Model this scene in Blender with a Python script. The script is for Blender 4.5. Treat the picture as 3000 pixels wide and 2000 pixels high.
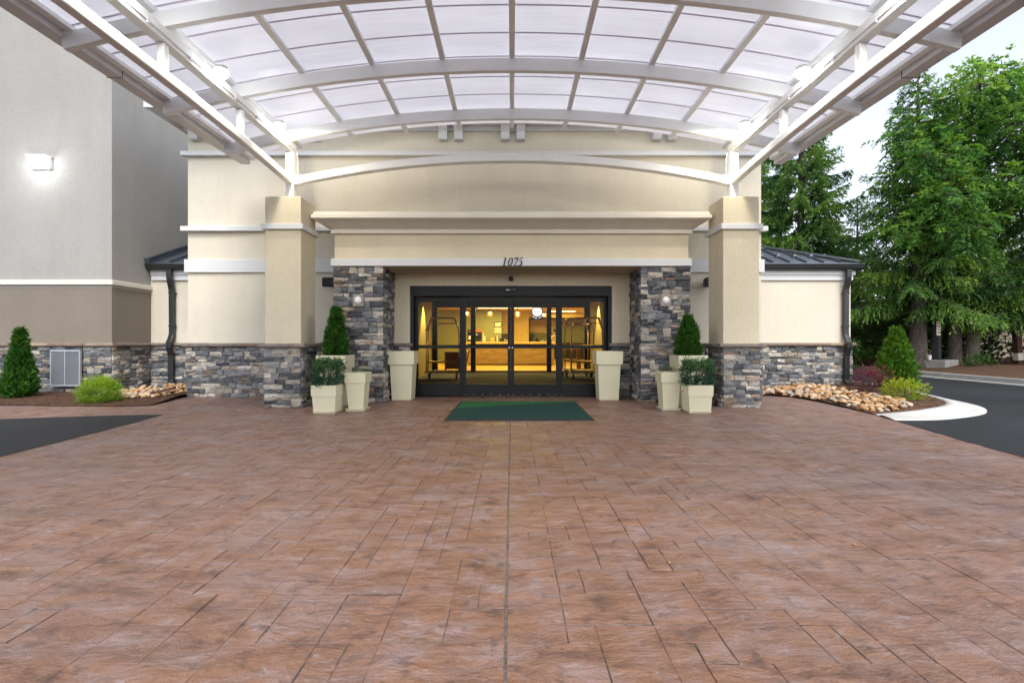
import bpy, bmesh, math, random
import numpy as np
from mathutils import Vector, Matrix, noise, geometry

for o in list(bpy.data.objects):
    bpy.data.objects.remove(o)
R = math.radians
SC = bpy.context.scene
COL = SC.collection

# ------------------------------------------------------------------ camera
cam_d = bpy.data.cameras.new("camera")
cam_d.lens = 17.0
cam_d.sensor_width = 36.0
cam_d.sensor_fit = 'HORIZONTAL'
cam_d.clip_start = 0.05
cam_d.clip_end = 3000
cam = bpy.data.objects.new("camera", cam_d)
COL.objects.link(cam)
cam.location = (0, 0, 1.15)
cam.rotation_euler = (R(90), 0, 0)
SC.camera = cam

# ------------------------------------------------------------------ sky, sun, exposure
SUN_EL, SUN_ROT = R(50), R(166)
W = bpy.data.worlds.new("World")
SC.world = W
W.use_nodes = True
wn = W.node_tree
wn.nodes.clear()
sky = wn.nodes.new('ShaderNodeTexSky')
sky.sky_type = 'NISHITA'
sky.sun_disc = False
sky.sun_elevation = SUN_EL
sky.sun_rotation = SUN_ROT
sky.air_density = 1.0
sky.dust_density = 1.6
sky.ozone_density = 1.0
hsv = wn.nodes.new('ShaderNodeHueSaturation')
hsv.inputs['Saturation'].default_value = 0.40
hsv.inputs['Value'].default_value = 1.6
bg = wn.nodes.new('ShaderNodeBackground')
bg.inputs['Strength'].default_value = 0.15
wo = wn.nodes.new('ShaderNodeOutputWorld')
wn.links.new(sky.outputs[0], hsv.inputs['Color'])
wn.links.new(hsv.outputs[0], bg.inputs[0])
wn.links.new(bg.outputs[0], wo.inputs[0])

sun_d = bpy.data.lights.new("sun", 'SUN')
sun_d.energy = 1.5
sun_d.angle = R(25)
sun_d.color = (1.0, 0.97, 0.92)
sun = bpy.data.objects.new("sun", sun_d)
COL.objects.link(sun)
_sd = Vector((math.sin(SUN_ROT) * math.cos(SUN_EL), math.cos(SUN_ROT) * math.cos(SUN_EL), math.sin(SUN_EL)))
sun.rotation_euler = _sd.to_track_quat('Z', 'Y').to_euler()

SC.view_settings.view_transform = 'Standard'
SC.view_settings.look = 'None'
SC.view_settings.exposure = 0.54
SC.view_settings.gamma = 1.0
SC.render.engine = 'CYCLES'
SC.cycles.use_denoising = True
SC.cycles.max_bounces = 9
SC.cycles.diffuse_bounces = 4
SC.cycles.glossy_bounces = 4
SC.cycles.transmission_bounces = 6
SC.cycles.transparent_max_bounces = 12
SC.cycles.caustics_reflective = False
SC.cycles.caustics_refractive = False
SC.cycles.sample_clamp_indirect = 4.0

# ------------------------------------------------------------------ materials
class NT:
    def __init__(s, name):
        s.m = bpy.data.materials.new(name)
        s.m.use_nodes = True
        s.t = s.m.node_tree
        s.b = s.t.nodes['Principled BSDF']
        s.out = s.t.nodes['Material Output']
    def n(s, typ, **kw):
        nd = s.t.nodes.new('ShaderNode' + typ)
        for k, v in kw.items():
            if k in nd.inputs:
                nd.inputs[k].default_value = v
            else:
                setattr(nd, k, v)
        return nd
    def l(s, a, b):
        s.t.links.new(a, b)
    def coord(s, scale=(1, 1, 1), kind='Object'):
        tc = s.n('TexCoord')
        mp = s.n('Mapping')
        mp.inputs['Scale'].default_value = scale
        s.l(tc.outputs[kind], mp.inputs[0])
        return mp.outputs[0]
    def noise(s, vec, scale, detail=4, rough=.55, dist=0.0):
        nd = s.n('TexNoise', Scale=scale, Detail=detail, Roughness=rough, Distortion=dist)
        s.l(vec, nd.inputs['Vector'])
        return nd.outputs[0]
    def ramp(s, fac, stops, interp='LINEAR'):
        nd = s.n('ValToRGB')
        cr = nd.color_ramp
        cr.interpolation = interp
        while len(cr.elements) < len(stops):
            cr.elements.new(.5)
        for e, (p, c) in zip(cr.elements, stops):
            e.position = p
            e.color = (*c, 1) if len(c) == 3 else c
        s.l(fac, nd.inputs[0])
        return nd.outputs[0]
    def mix(s, fac, a, b, mode='MIX'):
        nd = s.n('Mix', data_type='RGBA', blend_type=mode)
        if isinstance(fac, (int, float)):
            nd.inputs[0].default_value = fac
        else:
            s.l(fac, nd.inputs[0])
        for v, i in ((a, 6), (b, 7)):
            if isinstance(v, tuple):
                nd.inputs[i].default_value = (*v, 1)
            else:
                s.l(v, nd.inputs[i])
        return nd.outputs[2]
    def math(s, op, a, b=0.0):
        nd = s.n('Math', operation=op)
        for v, i in ((a, 0), (b, 1)):
            if isinstance(v, (int, float)):
                nd.inputs[i].default_value = v
            else:
                s.l(v, nd.inputs[i])
        return nd.outputs[0]
    def bump(s, h, strength=.3, dist=.01, prev=None):
        nd = s.n('Bump', Strength=strength, Distance=dist)
        s.l(h, nd.inputs['Height'])
        if prev:
            s.l(prev, nd.inputs['Normal'])
        s.l(nd.outputs[0], s.b.inputs['Normal'])
        return nd.outputs[0]
    def color(s, c):
        if isinstance(c, tuple):
            s.b.inputs['Base Color'].default_value = (*c, 1)
        else:
            s.l(c, s.b.inputs['Base Color'])
    def set(s, rough=.6, metal=0.0, spec=.5):
        s.b.inputs['Roughness'].default_value = rough
        s.b.inputs['Metallic'].default_value = metal
        s.b.inputs['Specular IOR Level'].default_value = spec
        return s

def plain(name, col, rough=.5, metal=0.0, spec=.5, var=.08, nscale=3.0, bump=0.0, bscale=60):
    t = NT(name)
    v = t.coord()
    nz = t.noise(v, nscale, 5, .6)
    a = tuple(max(0, c * (1 - var)) for c in col)
    b = tuple(min(1, c * (1 + var)) for c in col)
    t.color(t.ramp(nz, [(.3, a), (.7, b)]))
    t.set(rough, metal, spec)
    if bump:
        t.bump(t.noise(v, bscale, 3), bump, .004)
    return t.m

def stucco(name, col, var=.05):
    t = NT(name)
    v = t.coord()
    big = t.noise(v, .9, 5, .6)
    fine = t.noise(v, 130, 3, .6)
    mid = t.noise(v, 38, 3, .6)
    a = tuple(c * (1 - var) for c in col)
    b = tuple(min(1, c * (1 + var)) for c in col)
    c1 = t.ramp(big, [(.3, a), (.7, b)])
    c2 = t.ramp(mid, [(.3, (.86, .86, .86)), (.7, (1, 1, 1))])
    # faint rain streaks
    vs = t.coord((2.6, 2.6, .30))
    st = t.ramp(t.noise(vs, 1.0, 5, .65), [(.30, (.955, .95, .945)), (.55, (1, 1, 1))])
    t.color(t.mix(1.0, t.mix(1.0, c1, c2, 'MULTIPLY'), st, 'MULTIPLY'))
    t.set(.9, 0, .25)
    n1 = t.bump(fine, .55, .004)
    t.bump(mid, .35, .006, n1)
    return t.m

def foliage(name, stops, trans=.35, rough=.55, hue_isl=.12):
    t = NT(name)
    at = t.n('Attribute', attribute_name='tint')
    geo = t.n('NewGeometry')
    f = t.math('ADD', at.outputs['Fac'], t.math('MULTIPLY', t.math('SUBTRACT', geo.outputs['Random Per Island'], .5), hue_isl * 2))
    c = t.ramp(f, stops)
    t.color(c)
    t.set(rough, 0, .35)
    tr = t.n('BsdfTranslucent')
    t.l(t.mix(1.0, c, (1.2, 1.25, .75), 'MULTIPLY'), tr.inputs[0])
    ms = t.n('MixShader')
    ms.inputs[0].default_value = trans
    t.l(t.b.outputs[0], ms.inputs[1])
    t.l(tr.outputs[0], ms.inputs[2])
    t.l(ms.outputs[0], t.out.inputs[0])
    return t.m

def emitter(name, col, strength):
    t = NT(name)
    t.color((.02, .02, .02))
    t.b.inputs['Emission Color'].default_value = (*col, 1)
    t.b.inputs['Emission Strength'].default_value = strength
    return t.m

def mat_stone(name, warm=0.0):
    t = NT(name)
    v = t.coord()
    geo = t.n('NewGeometry')
    rnd = geo.outputs['Random Per Island']
    base = t.ramp(rnd, [(0, (0.076, 0.080, 0.090)), (.08, (0.110, 0.114, 0.127)), (.20, (0.157, 0.161, 0.175)), (.34, (0.207, 0.212, 0.227)),
                        (.47, (0.269, 0.267, 0.269)), (.57, (.17 + .05 * warm, .145 + .02 * warm, .125)), (.63, (0.347, 0.319, 0.286)),
                        (.72, (0.482, 0.437, 0.386)), (.81, (.35 + .03 * warm, .305, .25)), (.89, (0.549, 0.510, 0.459)), (.95, (0.129, 0.131, 0.141))], 'CONSTANT')
    vs = t.coord((6, 6, 18))
    nz = t.noise(vs, 1.2, 6, .65, .6)
    vein = t.ramp(nz, [(.28, (.40, .40, .42)), (.5, (1, 1, 1)), (.72, (1.6, 1.57, 1.52))])
    c = t.mix(1.0, base, vein, 'MULTIPLY')
    t.color(c)
    t.set(.82, 0, .35)
    n1 = t.bump(t.noise(t.coord((14, 14, 34)), 1.5, 7, .75), 1.0, .025)
    t.bump(t.noise(v, 120, 3), .35, .003, n1)
    return t.m

def mat_pavement():
    t = NT('stamped_concrete')
    v = t.coord()
    geo = t.n('NewGeometry')
    rnd = geo.outputs['Random Per Island']
    big = t.noise(v, .8, 4, .6, .2)
    c_big = t.ramp(big, [(.38, (0.191, 0.102, 0.078)), (.50, (0.231, 0.130, 0.095)), (.62, (0.243, 0.151, 0.124))])
    mott = t.noise(t.coord((.8, 1.5, 1)), 4.6, 9, .66, .25)
    c_m = t.ramp(mott, [(.34, (0.084, 0.045, 0.035)), (.41, (0.172, 0.085, 0.054)), (.48, (0.251, 0.131, 0.081)), (.54, (0.243, 0.140, 0.105)), (.61, (0.265, 0.175, 0.153)), (.70, (0.371, 0.289, 0.272))])
    c = t.mix(.86, c_big, c_m)
    hz = t.noise(v, 1.15, 8, .70, .3)
    c = t.mix(t.ramp(hz, [(.49, (0, 0, 0)), (.62, (.66, .66, .66))]), c, (0.269, 0.199, 0.191))
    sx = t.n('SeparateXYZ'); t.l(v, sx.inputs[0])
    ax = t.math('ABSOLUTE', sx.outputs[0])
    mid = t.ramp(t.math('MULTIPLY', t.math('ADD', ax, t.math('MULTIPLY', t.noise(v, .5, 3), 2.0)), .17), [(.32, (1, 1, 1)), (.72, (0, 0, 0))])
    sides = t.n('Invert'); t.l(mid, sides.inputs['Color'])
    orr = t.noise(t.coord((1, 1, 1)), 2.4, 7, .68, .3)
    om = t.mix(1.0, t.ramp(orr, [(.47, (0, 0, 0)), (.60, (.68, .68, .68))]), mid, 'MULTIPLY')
    c = t.mix(om, c, (.228, .112, .058))  # orange centre: stained slab plus warm door and lamp light put into the colour
    mv = t.noise(t.coord((.7, 1.6, 1)), 2.0, 7, .7, .3)
    mm = t.mix(1.0, t.ramp(mv, [(.42, (0, 0, 0)), (.60, (.44, .44, .44))]), sides.outputs[0], 'MULTIPLY')
    c = t.mix(mm, c, (0.215, 0.145, 0.148))  # mauve sides: slab tone plus cool sky reflection painted into the colour
    stk = t.noise(t.coord((1.1, 4.5, 1)), 3.2, 6, .68, .3)
    c = t.mix(t.ramp(stk, [(.32, (.42, .42, .42)), (.45, (0, 0, 0))]), c, (0.084, 0.046, 0.042))
    dk = t.noise(v, 9.5, 3, .6, .3)
    c = t.mix(t.ramp(dk, [(.31, (.58, .58, .58)), (.43, (0, 0, 0))]), c, (0.074, 0.043, 0.036))
    bl = t.noise(v, 12.0, 5, .7, .6)
    c = t.mix(t.ramp(bl, [(.60, (0, 0, 0)), (.68, (.65, .65, .65))]), c, (0.291, 0.253, 0.254))
    # tyre-polished tracks and spills along the drive (it runs across the doors)
    trk = t.noise(t.coord((.10, 1.3, 1)), 1.6, 4, .6, .2)
    c = t.mix(t.ramp(trk, [(.56, (0, 0, 0)), (.66, (.30, .30, .30))]), c, (0.133, 0.088, 0.078))
    vo = t.n('TexVoronoi', Scale=4.2)
    t.l(v, vo.inputs['Vector'])
    c = t.mix(t.ramp(vo.outputs['Distance'], [(.012, (.8, .8, .8)), (.03, (0, 0, 0))]), c, (.055, .045, .04))
    vo2 = t.n('TexVoronoi', Scale=6.7)
    t.l(v, vo2.inputs['Vector'])
    c = t.mix(t.ramp(vo2.outputs['Distance'], [(.010, (.7, .7, .7)), (.022, (0, 0, 0))]), c, (.52, .48, .44))
    per = t.ramp(rnd, [(0, (.93, .925, .925)), (.5, (1, 1, 1)), (1, (1.06, 1.05, 1.04))])
    c = t.mix(1.0, c, per, 'MULTIPLY')
    fine = t.noise(v, 160, 2, .6)
    c = t.mix(1.0, c, t.ramp(fine, [(.3, (.84, .84, .84)), (.7, (1.12, 1.12, 1.12))]), 'MULTIPLY')
    t.color(c)
    t.set(.5, 0, .5)
    t.l(t.ramp(t.noise(v, 3.5, 5), [(.35, (.34, .34, .34)), (.65, (.56, .56, .56))]), t.b.inputs['Roughness'])
    n1 = t.bump(t.noise(t.coord((.8, 1.4, 1)), 5.5, 8, .66, .3), .9, .055)
    t.bump(fine, .3, .003, n1)
    return t.m

def mat_grout():
    t = NT('pavement_joint')
    v = t.coord()
    t.color(t.ramp(t.noise(v, 25, 5), [(.3, (.085, .064, .054)), (.7, (.24, .175, .15))]))
    t.set(.9, 0, .2)
    return t.m

def mat_asphalt():
    t = NT('asphalt')
    v = t.coord()
    sp = t.noise(v, 220, 2, .6)
    big = t.noise(v, .5, 4)
    c = t.ramp(sp, [(.35, (.010, .011, .0125)), (.68, (.030, .032, .036))])
    c = t.mix(1.0, c, t.ramp(big, [(.35, (.75, .75, .76)), (.65, (1.3, 1.3, 1.31))]), 'MULTIPLY')
    vo = t.n('TexVoronoi', Scale=3.2)
    t.l(v, vo.inputs['Vector'])
    c = t.mix(t.ramp(vo.outputs['Distance'], [(.03, (.6, .6, .6)), (.05, (0, 0, 0))]), c, (.22, .21, .19))
    t.color(c)
    t.set(.7, 0, .3)
    t.bump(sp, .5, .004)
    return t.m

def mat_concrete(name, a, b):
    t = NT(name)
    v = t.coord()
    c = t.ramp(t.noise(v, 2.2, 6, .65), [(.3, a), (.7, b)])
    c = t.mix(1.0, c, t.ramp(t.noise(v, 90, 3), [(.3, (.88, .88, .88)), (.7, (1.03, 1.03, 1.03))]), 'MULTIPLY')
    t.color(c)
    t.set(.85, 0, .3)
    t.bump(t.noise(v, 60, 4), .3, .004)
    return t.m

def mat_mulch():
    t = NT('mulch')
    v = t.coord()
    geo = t.n('NewGeometry')
    c = t.ramp(t.noise(t.coord((1, 1.7, 1)), 38, 5, .7, .6), [(.34, (.022, .012, .008)), (.47, (.085, .046, .030)), (.58, (.16, .092, .062)), (.68, (.30, .20, .145))])
    c = t.mix(.5, c, t.ramp(geo.outputs['Random Per Island'], [(0, (.035, .018, .012)), (.6, (.10, .055, .035)), (1, (.22, .13, .085))]))
    t.color(c)
    t.set(.95, 0, .15)
    t.bump(t.noise(v, 45, 5), 1.0, .02)
    return t.m

def mat_rock(isl=False):
    t = NT('river_rock')
    v = t.coord()
    oi = t.n('NewGeometry') if isl else t.n('ObjectInfo')
    c = t.ramp(oi.outputs['Random Per Island' if isl else 'Random'], [(0, (.40, .22, .10)), (.2, (.52, .33, .17)), (.45, (.60, .43, .27)), (.62, (.42, .34, .26)), (.75, (.62, .50, .37)), (.88, (.47, .28, .16)), (.95, (.33, .32, .31))], 'CONSTANT')
    c = t.mix(1.0, c, t.ramp(t.noise(v, 9, 5, .65, .5), [(.3, (.72, .70, .66)), (.7, (1.12, 1.1, 1.08))]), 'MULTIPLY')
    t.color(c)
    t.set(.75, 0, .3)
    t.bump(t.noise(v, 30, 5), .4, .008)
    return t.m

def mat_bark(name, a, b):
    t = NT(name)
    c = t.ramp(t.noise(t.coord((9, 9, 2.2)), 2.2, 6, .7, .6), [(.3, a), (.7, b)])
    t.color(c)
    t.set(.95, 0, .15)
    t.bump(t.noise(t.coord((10, 10, 2.6)), 2.6, 6, .7), 1.0, .03)
    return t.m

def mat_glass():
    t = NT('door_glass')
    t.t.nodes.remove(t.b)
    tr = t.n('BsdfTransparent')
    tr.inputs[0].default_value = (.90, .93, .91, 1)
    gl = t.n('BsdfGlossy')
    gl.inputs['Roughness'].default_value = .012
    fr = t.n('Fresnel', IOR=1.22)
    ms = t.n('MixShader')
    t.l(fr.outputs[0], ms.inputs[0])
    t.l(tr.outputs[0], ms.inputs[1])
    t.l(gl.outputs[0], ms.inputs[2])
    t.l(ms.outputs[0], t.out.inputs[0])
    return t.m

def mat_sheet():
    t = NT('canopy_polycarbonate')
    v = t.coord((1, 40, 1))
    flute = t.ramp(t.noise(v, 1.0, 2), [(.3, (.93, .93, .93)), (.7, (1, 1, 1))])
    big = t.ramp(t.noise(t.coord((.6, 1.6, 1)), 1.2, 4), [(.3, (.86, .855, .885)), (.7, (.92, .915, .94))])
    c = t.mix(1.0, big, flute, 'MULTIPLY')
    t.color(c)
    t.set(.35, 0, .5)
    tr = t.n('BsdfTranslucent')
    t.l(c, tr.inputs[0])
    ms = t.n('MixShader')
    ms.inputs[0].default_value = .60
    t.l(t.b.outputs[0], ms.inputs[1])
    t.l(tr.outputs[0], ms.inputs[2])
    t.l(ms.outputs[0], t.out.inputs[0])
    return t.m

def mat_planks(name, cols, axis='z', pitch=.12):
    t = NT(name)
    v = t.coord((1.2, 1.2, 9))
    c = t.ramp(t.noise(v, 2.0, 6, .62, .5), [(.3, cols[0]), (.55, cols[1]), (.75, cols[2])])
    t.color(c)
    t.set(.5, 0, .4)
    return t.m

def mat_mat():
    t = NT('entrance_mat')
    v = t.coord()
    sx = t.n('SeparateXYZ')
    t.l(v, sx.inputs[0])
    # lighter green wedge along the far edge
    line = t.math('SUBTRACT', sx.outputs[1], t.math('ADD', t.math('MULTIPLY', sx.outputs[0], .40), .56))
    bow = t.math('MULTIPLY', t.math('MULTIPLY', sx.outputs[0], sx.outputs[0]), .06)
    msk = t.ramp(t.math('ADD', line, bow), [(.0, (0, 0, 0)), (.006, (1, 1, 1))])
    sp = t.noise(v, 190, 3, .7)
    dk = t.ramp(sp, [(.36, (.005, .020, .019)), (.52, (.015, .056, .050)), (.68, (.05, .115, .10))])
    lt = t.ramp(sp, [(.34, (.012, .085, .028)), (.7, (.045, .19, .07))])
    t.color(t.mix(msk, dk, lt))
    t.set(.95, 0, .15)
    t.bump(sp, .8, .006)
    return t.m

M = {}
M['stone'] = mat_stone('ledge_stone')
M['stone_warm'] = mat_stone('ledge_stone_warm', 1.0)
M['mortar'] = plain('stone_backing', (.045, .043, .042), .95)
t_ = NT('cap_stone')
_v = t_.coord()
_g = t_.n('NewGeometry')
_c = t_.ramp(_g.outputs['Random Per Island'], [(0, (.17, .12, .092)), (.35, (.27, .20, .155)), (.6, (.20, .17, .155)), (.8, (.33, .25, .185)), (1, (.15, .135, .13))])
_c = t_.mix(1.0, _c, t_.ramp(t_.noise(_v, 8, 6, .65), [(.3, (.7, .7, .7)), (.7, (1.2, 1.18, 1.15))]), 'MULTIPLY')
t_.color(_c)
t_.set(.85, 0, .3)
t_.bump(t_.noise(_v, 22, 6), .6, .012)
M['cap'] = t_.m
M['cream'] = stucco('cream_stucco', (.70, .645, .535))
M['cream_col'] = stucco('cream_stucco_warmlit', (.68, .61, .455))  # same cream stucco, with warm lamp and bounce light in its colour
M['cream_in'] = stucco('cream_stucco_warmlit_door', (.68, .60, .455))  # copy of the cream stucco for the door recess, warm light painted in
M['taupe'] = stucco('light_taupe_stucco', (.375, .36, .34))
M['taupe_dk'] = stucco('dark_taupe_stucco', (.24, .205, .17))
M['white'] = plain('white_trim', (.63, .64, .65), .6, var=.03)
M['offwhite'] = plain('cream_trim', (.68, .64, .56), .7, var=.04)
M['steel_white'] = plain('white_painted_steel', (.82, .835, .84), .38, var=.03)
M['gutter'] = plain('grey_white_gutter', (.74, .74, .75), .45, var=.03)
M['dark_metal'] = plain('dark_bronze_metal', (.022, .024, .026), .35, spec=.5, var=.15)
M['roof_metal'] = plain('dark_roof_metal', (.15, .17, .205), .34, .7, var=.15)
M['black_frame'] = plain('black_anodised_frame', (.007, .008, .010), .38, spec=.22, var=.1)
M['black'] = plain('black_plastic', (.010, .010, .011), .45)
M['glass'] = mat_glass()
M['sheet'] = mat_sheet()
t_ = NT('sheet_joint')  # mauve tint stands for the joints' shadow seen through the sheet
_tr = t_.n('BsdfTranslucent'); _tr.inputs[0].default_value = (.70, .64, .72, 1)
_ms = t_.n('MixShader'); _ms.inputs[0].default_value = .55
t_.color((.70, .64, .72)); t_.l(t_.b.outputs[0], _ms.inputs[1]); t_.l(_tr.outputs[0], _ms.inputs[2]); t_.l(_ms.outputs[0], t_.out.inputs[0])
M['joint'] = t_.m
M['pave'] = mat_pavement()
M['grout'] = mat_grout()
M['asphalt'] = mat_asphalt()
M['kerb_white'] = mat_concrete('new_concrete_kerb', (.46, .455, .43), (.58, .57, .545))
M['kerb_grey'] = mat_concrete('old_concrete_kerb', (.23, .225, .21), (.36, .35, .33))
M['mulch'] = mat_mulch()
M['rock'] = mat_rock()
M['pot'] = plain('cream_resin', (.645, .605, .43), .42, var=.03, nscale=2)
M['soil'] = plain('potting_soil', (.030, .021, .015), .95, var=.5, nscale=40)
M['mat'] = mat_mat()
M['rubber'] = plain('black_rubber', (.016, .016, .017), .7)
M['lamp_on'] = emitter('floodlight_lens', (1, 1, .97), 60)
M['wallpack'] = emitter('wall_light_lens', (.97, 1, 1), 14)
M['sconce'] = plain('opal_dome', (.80, .81, .80), .3, var=.02)
M['plate'] = plain('taupe_plate', (.30, .265, .235), .5)
M['vent'] = plain('light_grey_vent', (.44, .47, .52), .35, .25, var=.05)
M['bark'] = mat_bark('spruce_bark', (.045, .036, .030), (.17, .14, .12))
M['bark_smooth'] = mat_bark('smooth_bark', (.085, .075, .055), (.19, .17, .13))
M['spruce'] = foliage('spruce_needles', [(0, (0.027, 0.072, 0.022)), (.35, (0.069, 0.158, 0.036)), (.65, (0.137, 0.262, 0.044)), (1, (0.248, 0.383, 0.059))], .35)
M['leaf'] = foliage('broad_leaves', [(0, (0.039, 0.116, 0.032)), (.4, (0.099, 0.242, 0.050)), (.7, (0.187, 0.365, 0.058)), (1, (0.335, 0.497, 0.081))], .5)
M['arbor'] = foliage('arborvitae_sprays', [(0, (.014, .060, .008)), (.5, (.038, .130, .014)), (1, (.085, .21, .022))], .3)
M['arbor_lt'] = foliage('bright_arborvitae_sprays', [(0, (.030, .095, .008)), (.5, (.080, .195, .014)), (1, (.16, .30, .026))], .3)
M['box'] = foliage('boxwood_leaves', [(0, (0.015, 0.051, 0.030)), (.45, (0.039, 0.105, 0.054)), (.7, (0.068, 0.158, 0.045)), (1, (0.143, 0.255, 0.053))], .2, .4)
M['gold'] = foliage('golden_threadleaf', [(0, (0.078, 0.163, 0.007)), (.5, (0.195, 0.338, 0.014)), (1, (0.390, 0.520, 0.036))], .35)
M['spirea'] = foliage('golden_spirea', [(0, (0.106, 0.169, 0.010)), (.55, (0.300, 0.390, 0.022)), (.9, (0.450, 0.494, 0.036)), (1, (0.425, 0.156, 0.036))], .35)
M['barberry'] = foliage('red_barberry', [(0, (0.051, 0.017, 0.029)), (.5, (0.145, 0.034, 0.056)), (1, (0.340, 0.076, 0.096))], .3)
M['under'] = foliage('understory_leaves', [(0, (.016, .045, .010)), (.5, (.05, .11, .02)), (.85, (.11, .19, .03)), (1, (.26, .25, .03))], .35)
M['darkshrub'] = foliage('dark_evergreen', [(0, (.006, .018, .007)), (.6, (.014, .040, .012)), (1, (.035, .08, .018))], .2)
M['brass'] = plain('polished_brass', (.75, .50, .18), .28, 1.0)
M['wood'] = mat_planks('oak_front', ((.15, .088, .030), (.25, .155, .06), (.33, .22, .09)))
M['post'] = plain('red_brown_timber', (.085, .032, .022), .8, var=.25)

# ------------------------------------------------------------------ mesh helpers
class MB:
    def __init__(s):
        s.v = []
        s.f = []
        s.m = []
        s.mi = 0
    def add(s, vs, fs):
        o = len(s.v)
        s.v.extend([tuple(p) for p in vs])
        s.f.extend([tuple(i + o for i in f) for f in fs])
        s.m.extend([s.mi] * len(fs))
        return o
    def box(s, x0, x1, y0, y1, z0, z1):
        s.add([(x0, y0, z0), (x1, y0, z0), (x1, y1, z0), (x0, y1, z0), (x0, y0, z1), (x1, y0, z1), (x1, y1, z1), (x0, y1, z1)],
              [(0, 3, 2, 1), (4, 5, 6, 7), (0, 1, 5, 4), (1, 2, 6, 5), (2, 3, 7, 6), (3, 0, 4, 7)])
        return s
    def loft(s, rings, cap=True, closed=False):
        n = len(rings[0])
        o = len(s.v)
        vs = [p for r in rings for p in r]
        fs = []
        k = len(rings)
        for i in range(k if closed else k - 1):
            a, b = i * n, ((i + 1) % k) * n
            for j in range(n):
                j2 = (j + 1) % n
                fs.append((a + j, a + j2, b + j2, b + j))
        if cap and not closed:
            fs.append(tuple(range(n - 1, -1, -1)))
            fs.append(tuple(range((k - 1) * n, k * n)))
        s.add(vs, fs)
        return s
    def frustum(s, cx, cy, z0, z1, a0, a1, b0=None, b1=None):
        b0 = a0 if b0 is None else b0
        b1 = a1 if b1 is None else b1
        r = lambda a, b, z: [(cx - a, cy - b, z), (cx + a, cy - b, z), (cx + a, cy + b, z), (cx - a, cy + b, z)]
        return s.loft([r(a0, b0, z0), r(a1, b1, z1)])
    def cyl(s, c, r0, r1, h, n=16, axis='z'):
        rings = []
        for k, rr in ((0, r0), (h, r1)):
            ring = []
            for i in range(n):
                a = 2 * math.pi * i / n
                p = (rr * math.cos(a), rr * math.sin(a), k)
                if axis == 'x':
                    p = (p[2], p[0], p[1])
                elif axis == 'y':
                    p = (p[1], p[2], p[0])
                ring.append((c[0] + p[0], c[1] + p[1], c[2] + p[2]))
            rings.append(ring)
        return s.loft(rings)
    def tube(s, pts, r, n=8, cap=True):
        pts = [Vector(p) for p in pts]
        rad = r if isinstance(r, (list, tuple)) else [r] * len(pts)
        rings = []
        d0 = (pts[1] - pts[0]).normalized()
        up = Vector((0, 0, 1)) if abs(d0.z) < .9 else Vector((1, 0, 0))
        for i, p in enumerate(pts):
            d = (pts[min(i + 1, len(pts) - 1)] - pts[max(i - 1, 0)]).normalized()
            x = d.cross(up)
            if x.length < 1e-4:
                x = d.cross(Vector((0, 1, 0)))
            x.normalize()
            y = x.cross(d).normalized()
            rings.append([tuple(p + (x * math.cos(2 * math.pi * k / n) + y * math.sin(2 * math.pi * k / n)) * rad[i]) for k in range(n)])
        return s.loft(rings, cap)
    def bar(s, pts, w, h, side=None):
        """rectangular section along pts; w across `side` direction, h across the other"""
        pts = [Vector(p) for p in pts]
        side = Vector(side)
        rings = []
        for i, p in enumerate(pts):
            d = (pts[min(i + 1, len(pts) - 1)] - pts[max(i - 1, 0)]).normalized()
            x = (side - d * side.dot(d)).normalized()
            y = d.cross(x).normalized()
            rings.append([tuple(p + x * a * w / 2 + y * b * h / 2) for a, b in ((-1, -1), (1, -1), (1, 1), (-1, 1))])
        return s.loft(rings)
    def sphere(s, c, r, nu=12, nv=8, sc=(1, 1, 1)):
        rings = []
        for j in range(1, nv):
            th = math.pi * j / nv
            rings.append([(c[0] + r * sc[0] * math.sin(th) * math.cos(2 * math.pi * i / nu), c[1] + r * sc[1] * math.sin(th) * math.sin(2 * math.pi * i / nu), c[2] - r * sc[2] * math.cos(th)) for i in range(nu)])
        o = len(s.v)
        s.loft(rings, cap=False)
        n = len(rings)
        s.add([(c[0], c[1], c[2] - r * sc[2]), (c[0], c[1], c[2] + r * sc[2])], [])
        b, tp = len(s.v) - 2, len(s.v) - 1
        for i in range(nu):
            s.f.append((b, o + (i + 1) % nu, o + i)); s.m.append(s.mi)
            s.f.append((tp, o + (n - 1) * nu + i, o + (n - 1) * nu + (i + 1) % nu)); s.m.append(s.mi)
        return s
    def build(s, name, mats, parent=None, bevel=0.0, smooth=False, seg=2, recalc=True, loc=None):
        me = bpy.data.meshes.new(name)
        me.from_pydata(s.v, [], s.f)
        if not isinstance(mats, (list, tuple)):
            mats = [mats]
        for m in mats:
            me.materials.append(M[m] if isinstance(m, str) else m)
        if len(mats) > 1:
            me.polygons.foreach_set('material_index', s.m)
        if recalc:
            bm = bmesh.new()
            bm.from_mesh(me)
            bmesh.ops.recalc_face_normals(bm, faces=bm.faces)
            bm.to_mesh(me)
            bm.free()
        if smooth:
            me.polygons.foreach_set('use_smooth', [True] * len(me.polygons))
        me.update()
        o = bpy.data.objects.new(name, me)
        COL.objects.link(o)
        if loc is not None:
            o.location = loc
        if parent is not None:
            o.parent = parent
        if bevel:
            b = o.modifiers.new('bevel', 'BEVEL')
            b.width = bevel
            b.segments = seg
            b.limit_method = 'ANGLE'
            b.angle_limit = R(40)
        return o

def tag(o, label=None, cat=None, group=None, kind=None):
    if label: o['label'] = label
    if cat: o['category'] = cat
    if group: o['group'] = group
    if kind: o['kind'] = kind
    return o

def thing(name, loc, label, cat, group=None, rz=0.0):
    o = bpy.data.objects.new(name, None)
    o.empty_display_size = .2
    COL.objects.link(o)
    o.location = loc
    o.rotation_euler = (0, 0, rz)
    return tag(o, label, cat, group)

def kids(o):
    return [c for c in COL.objects if c.parent == o]

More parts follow.
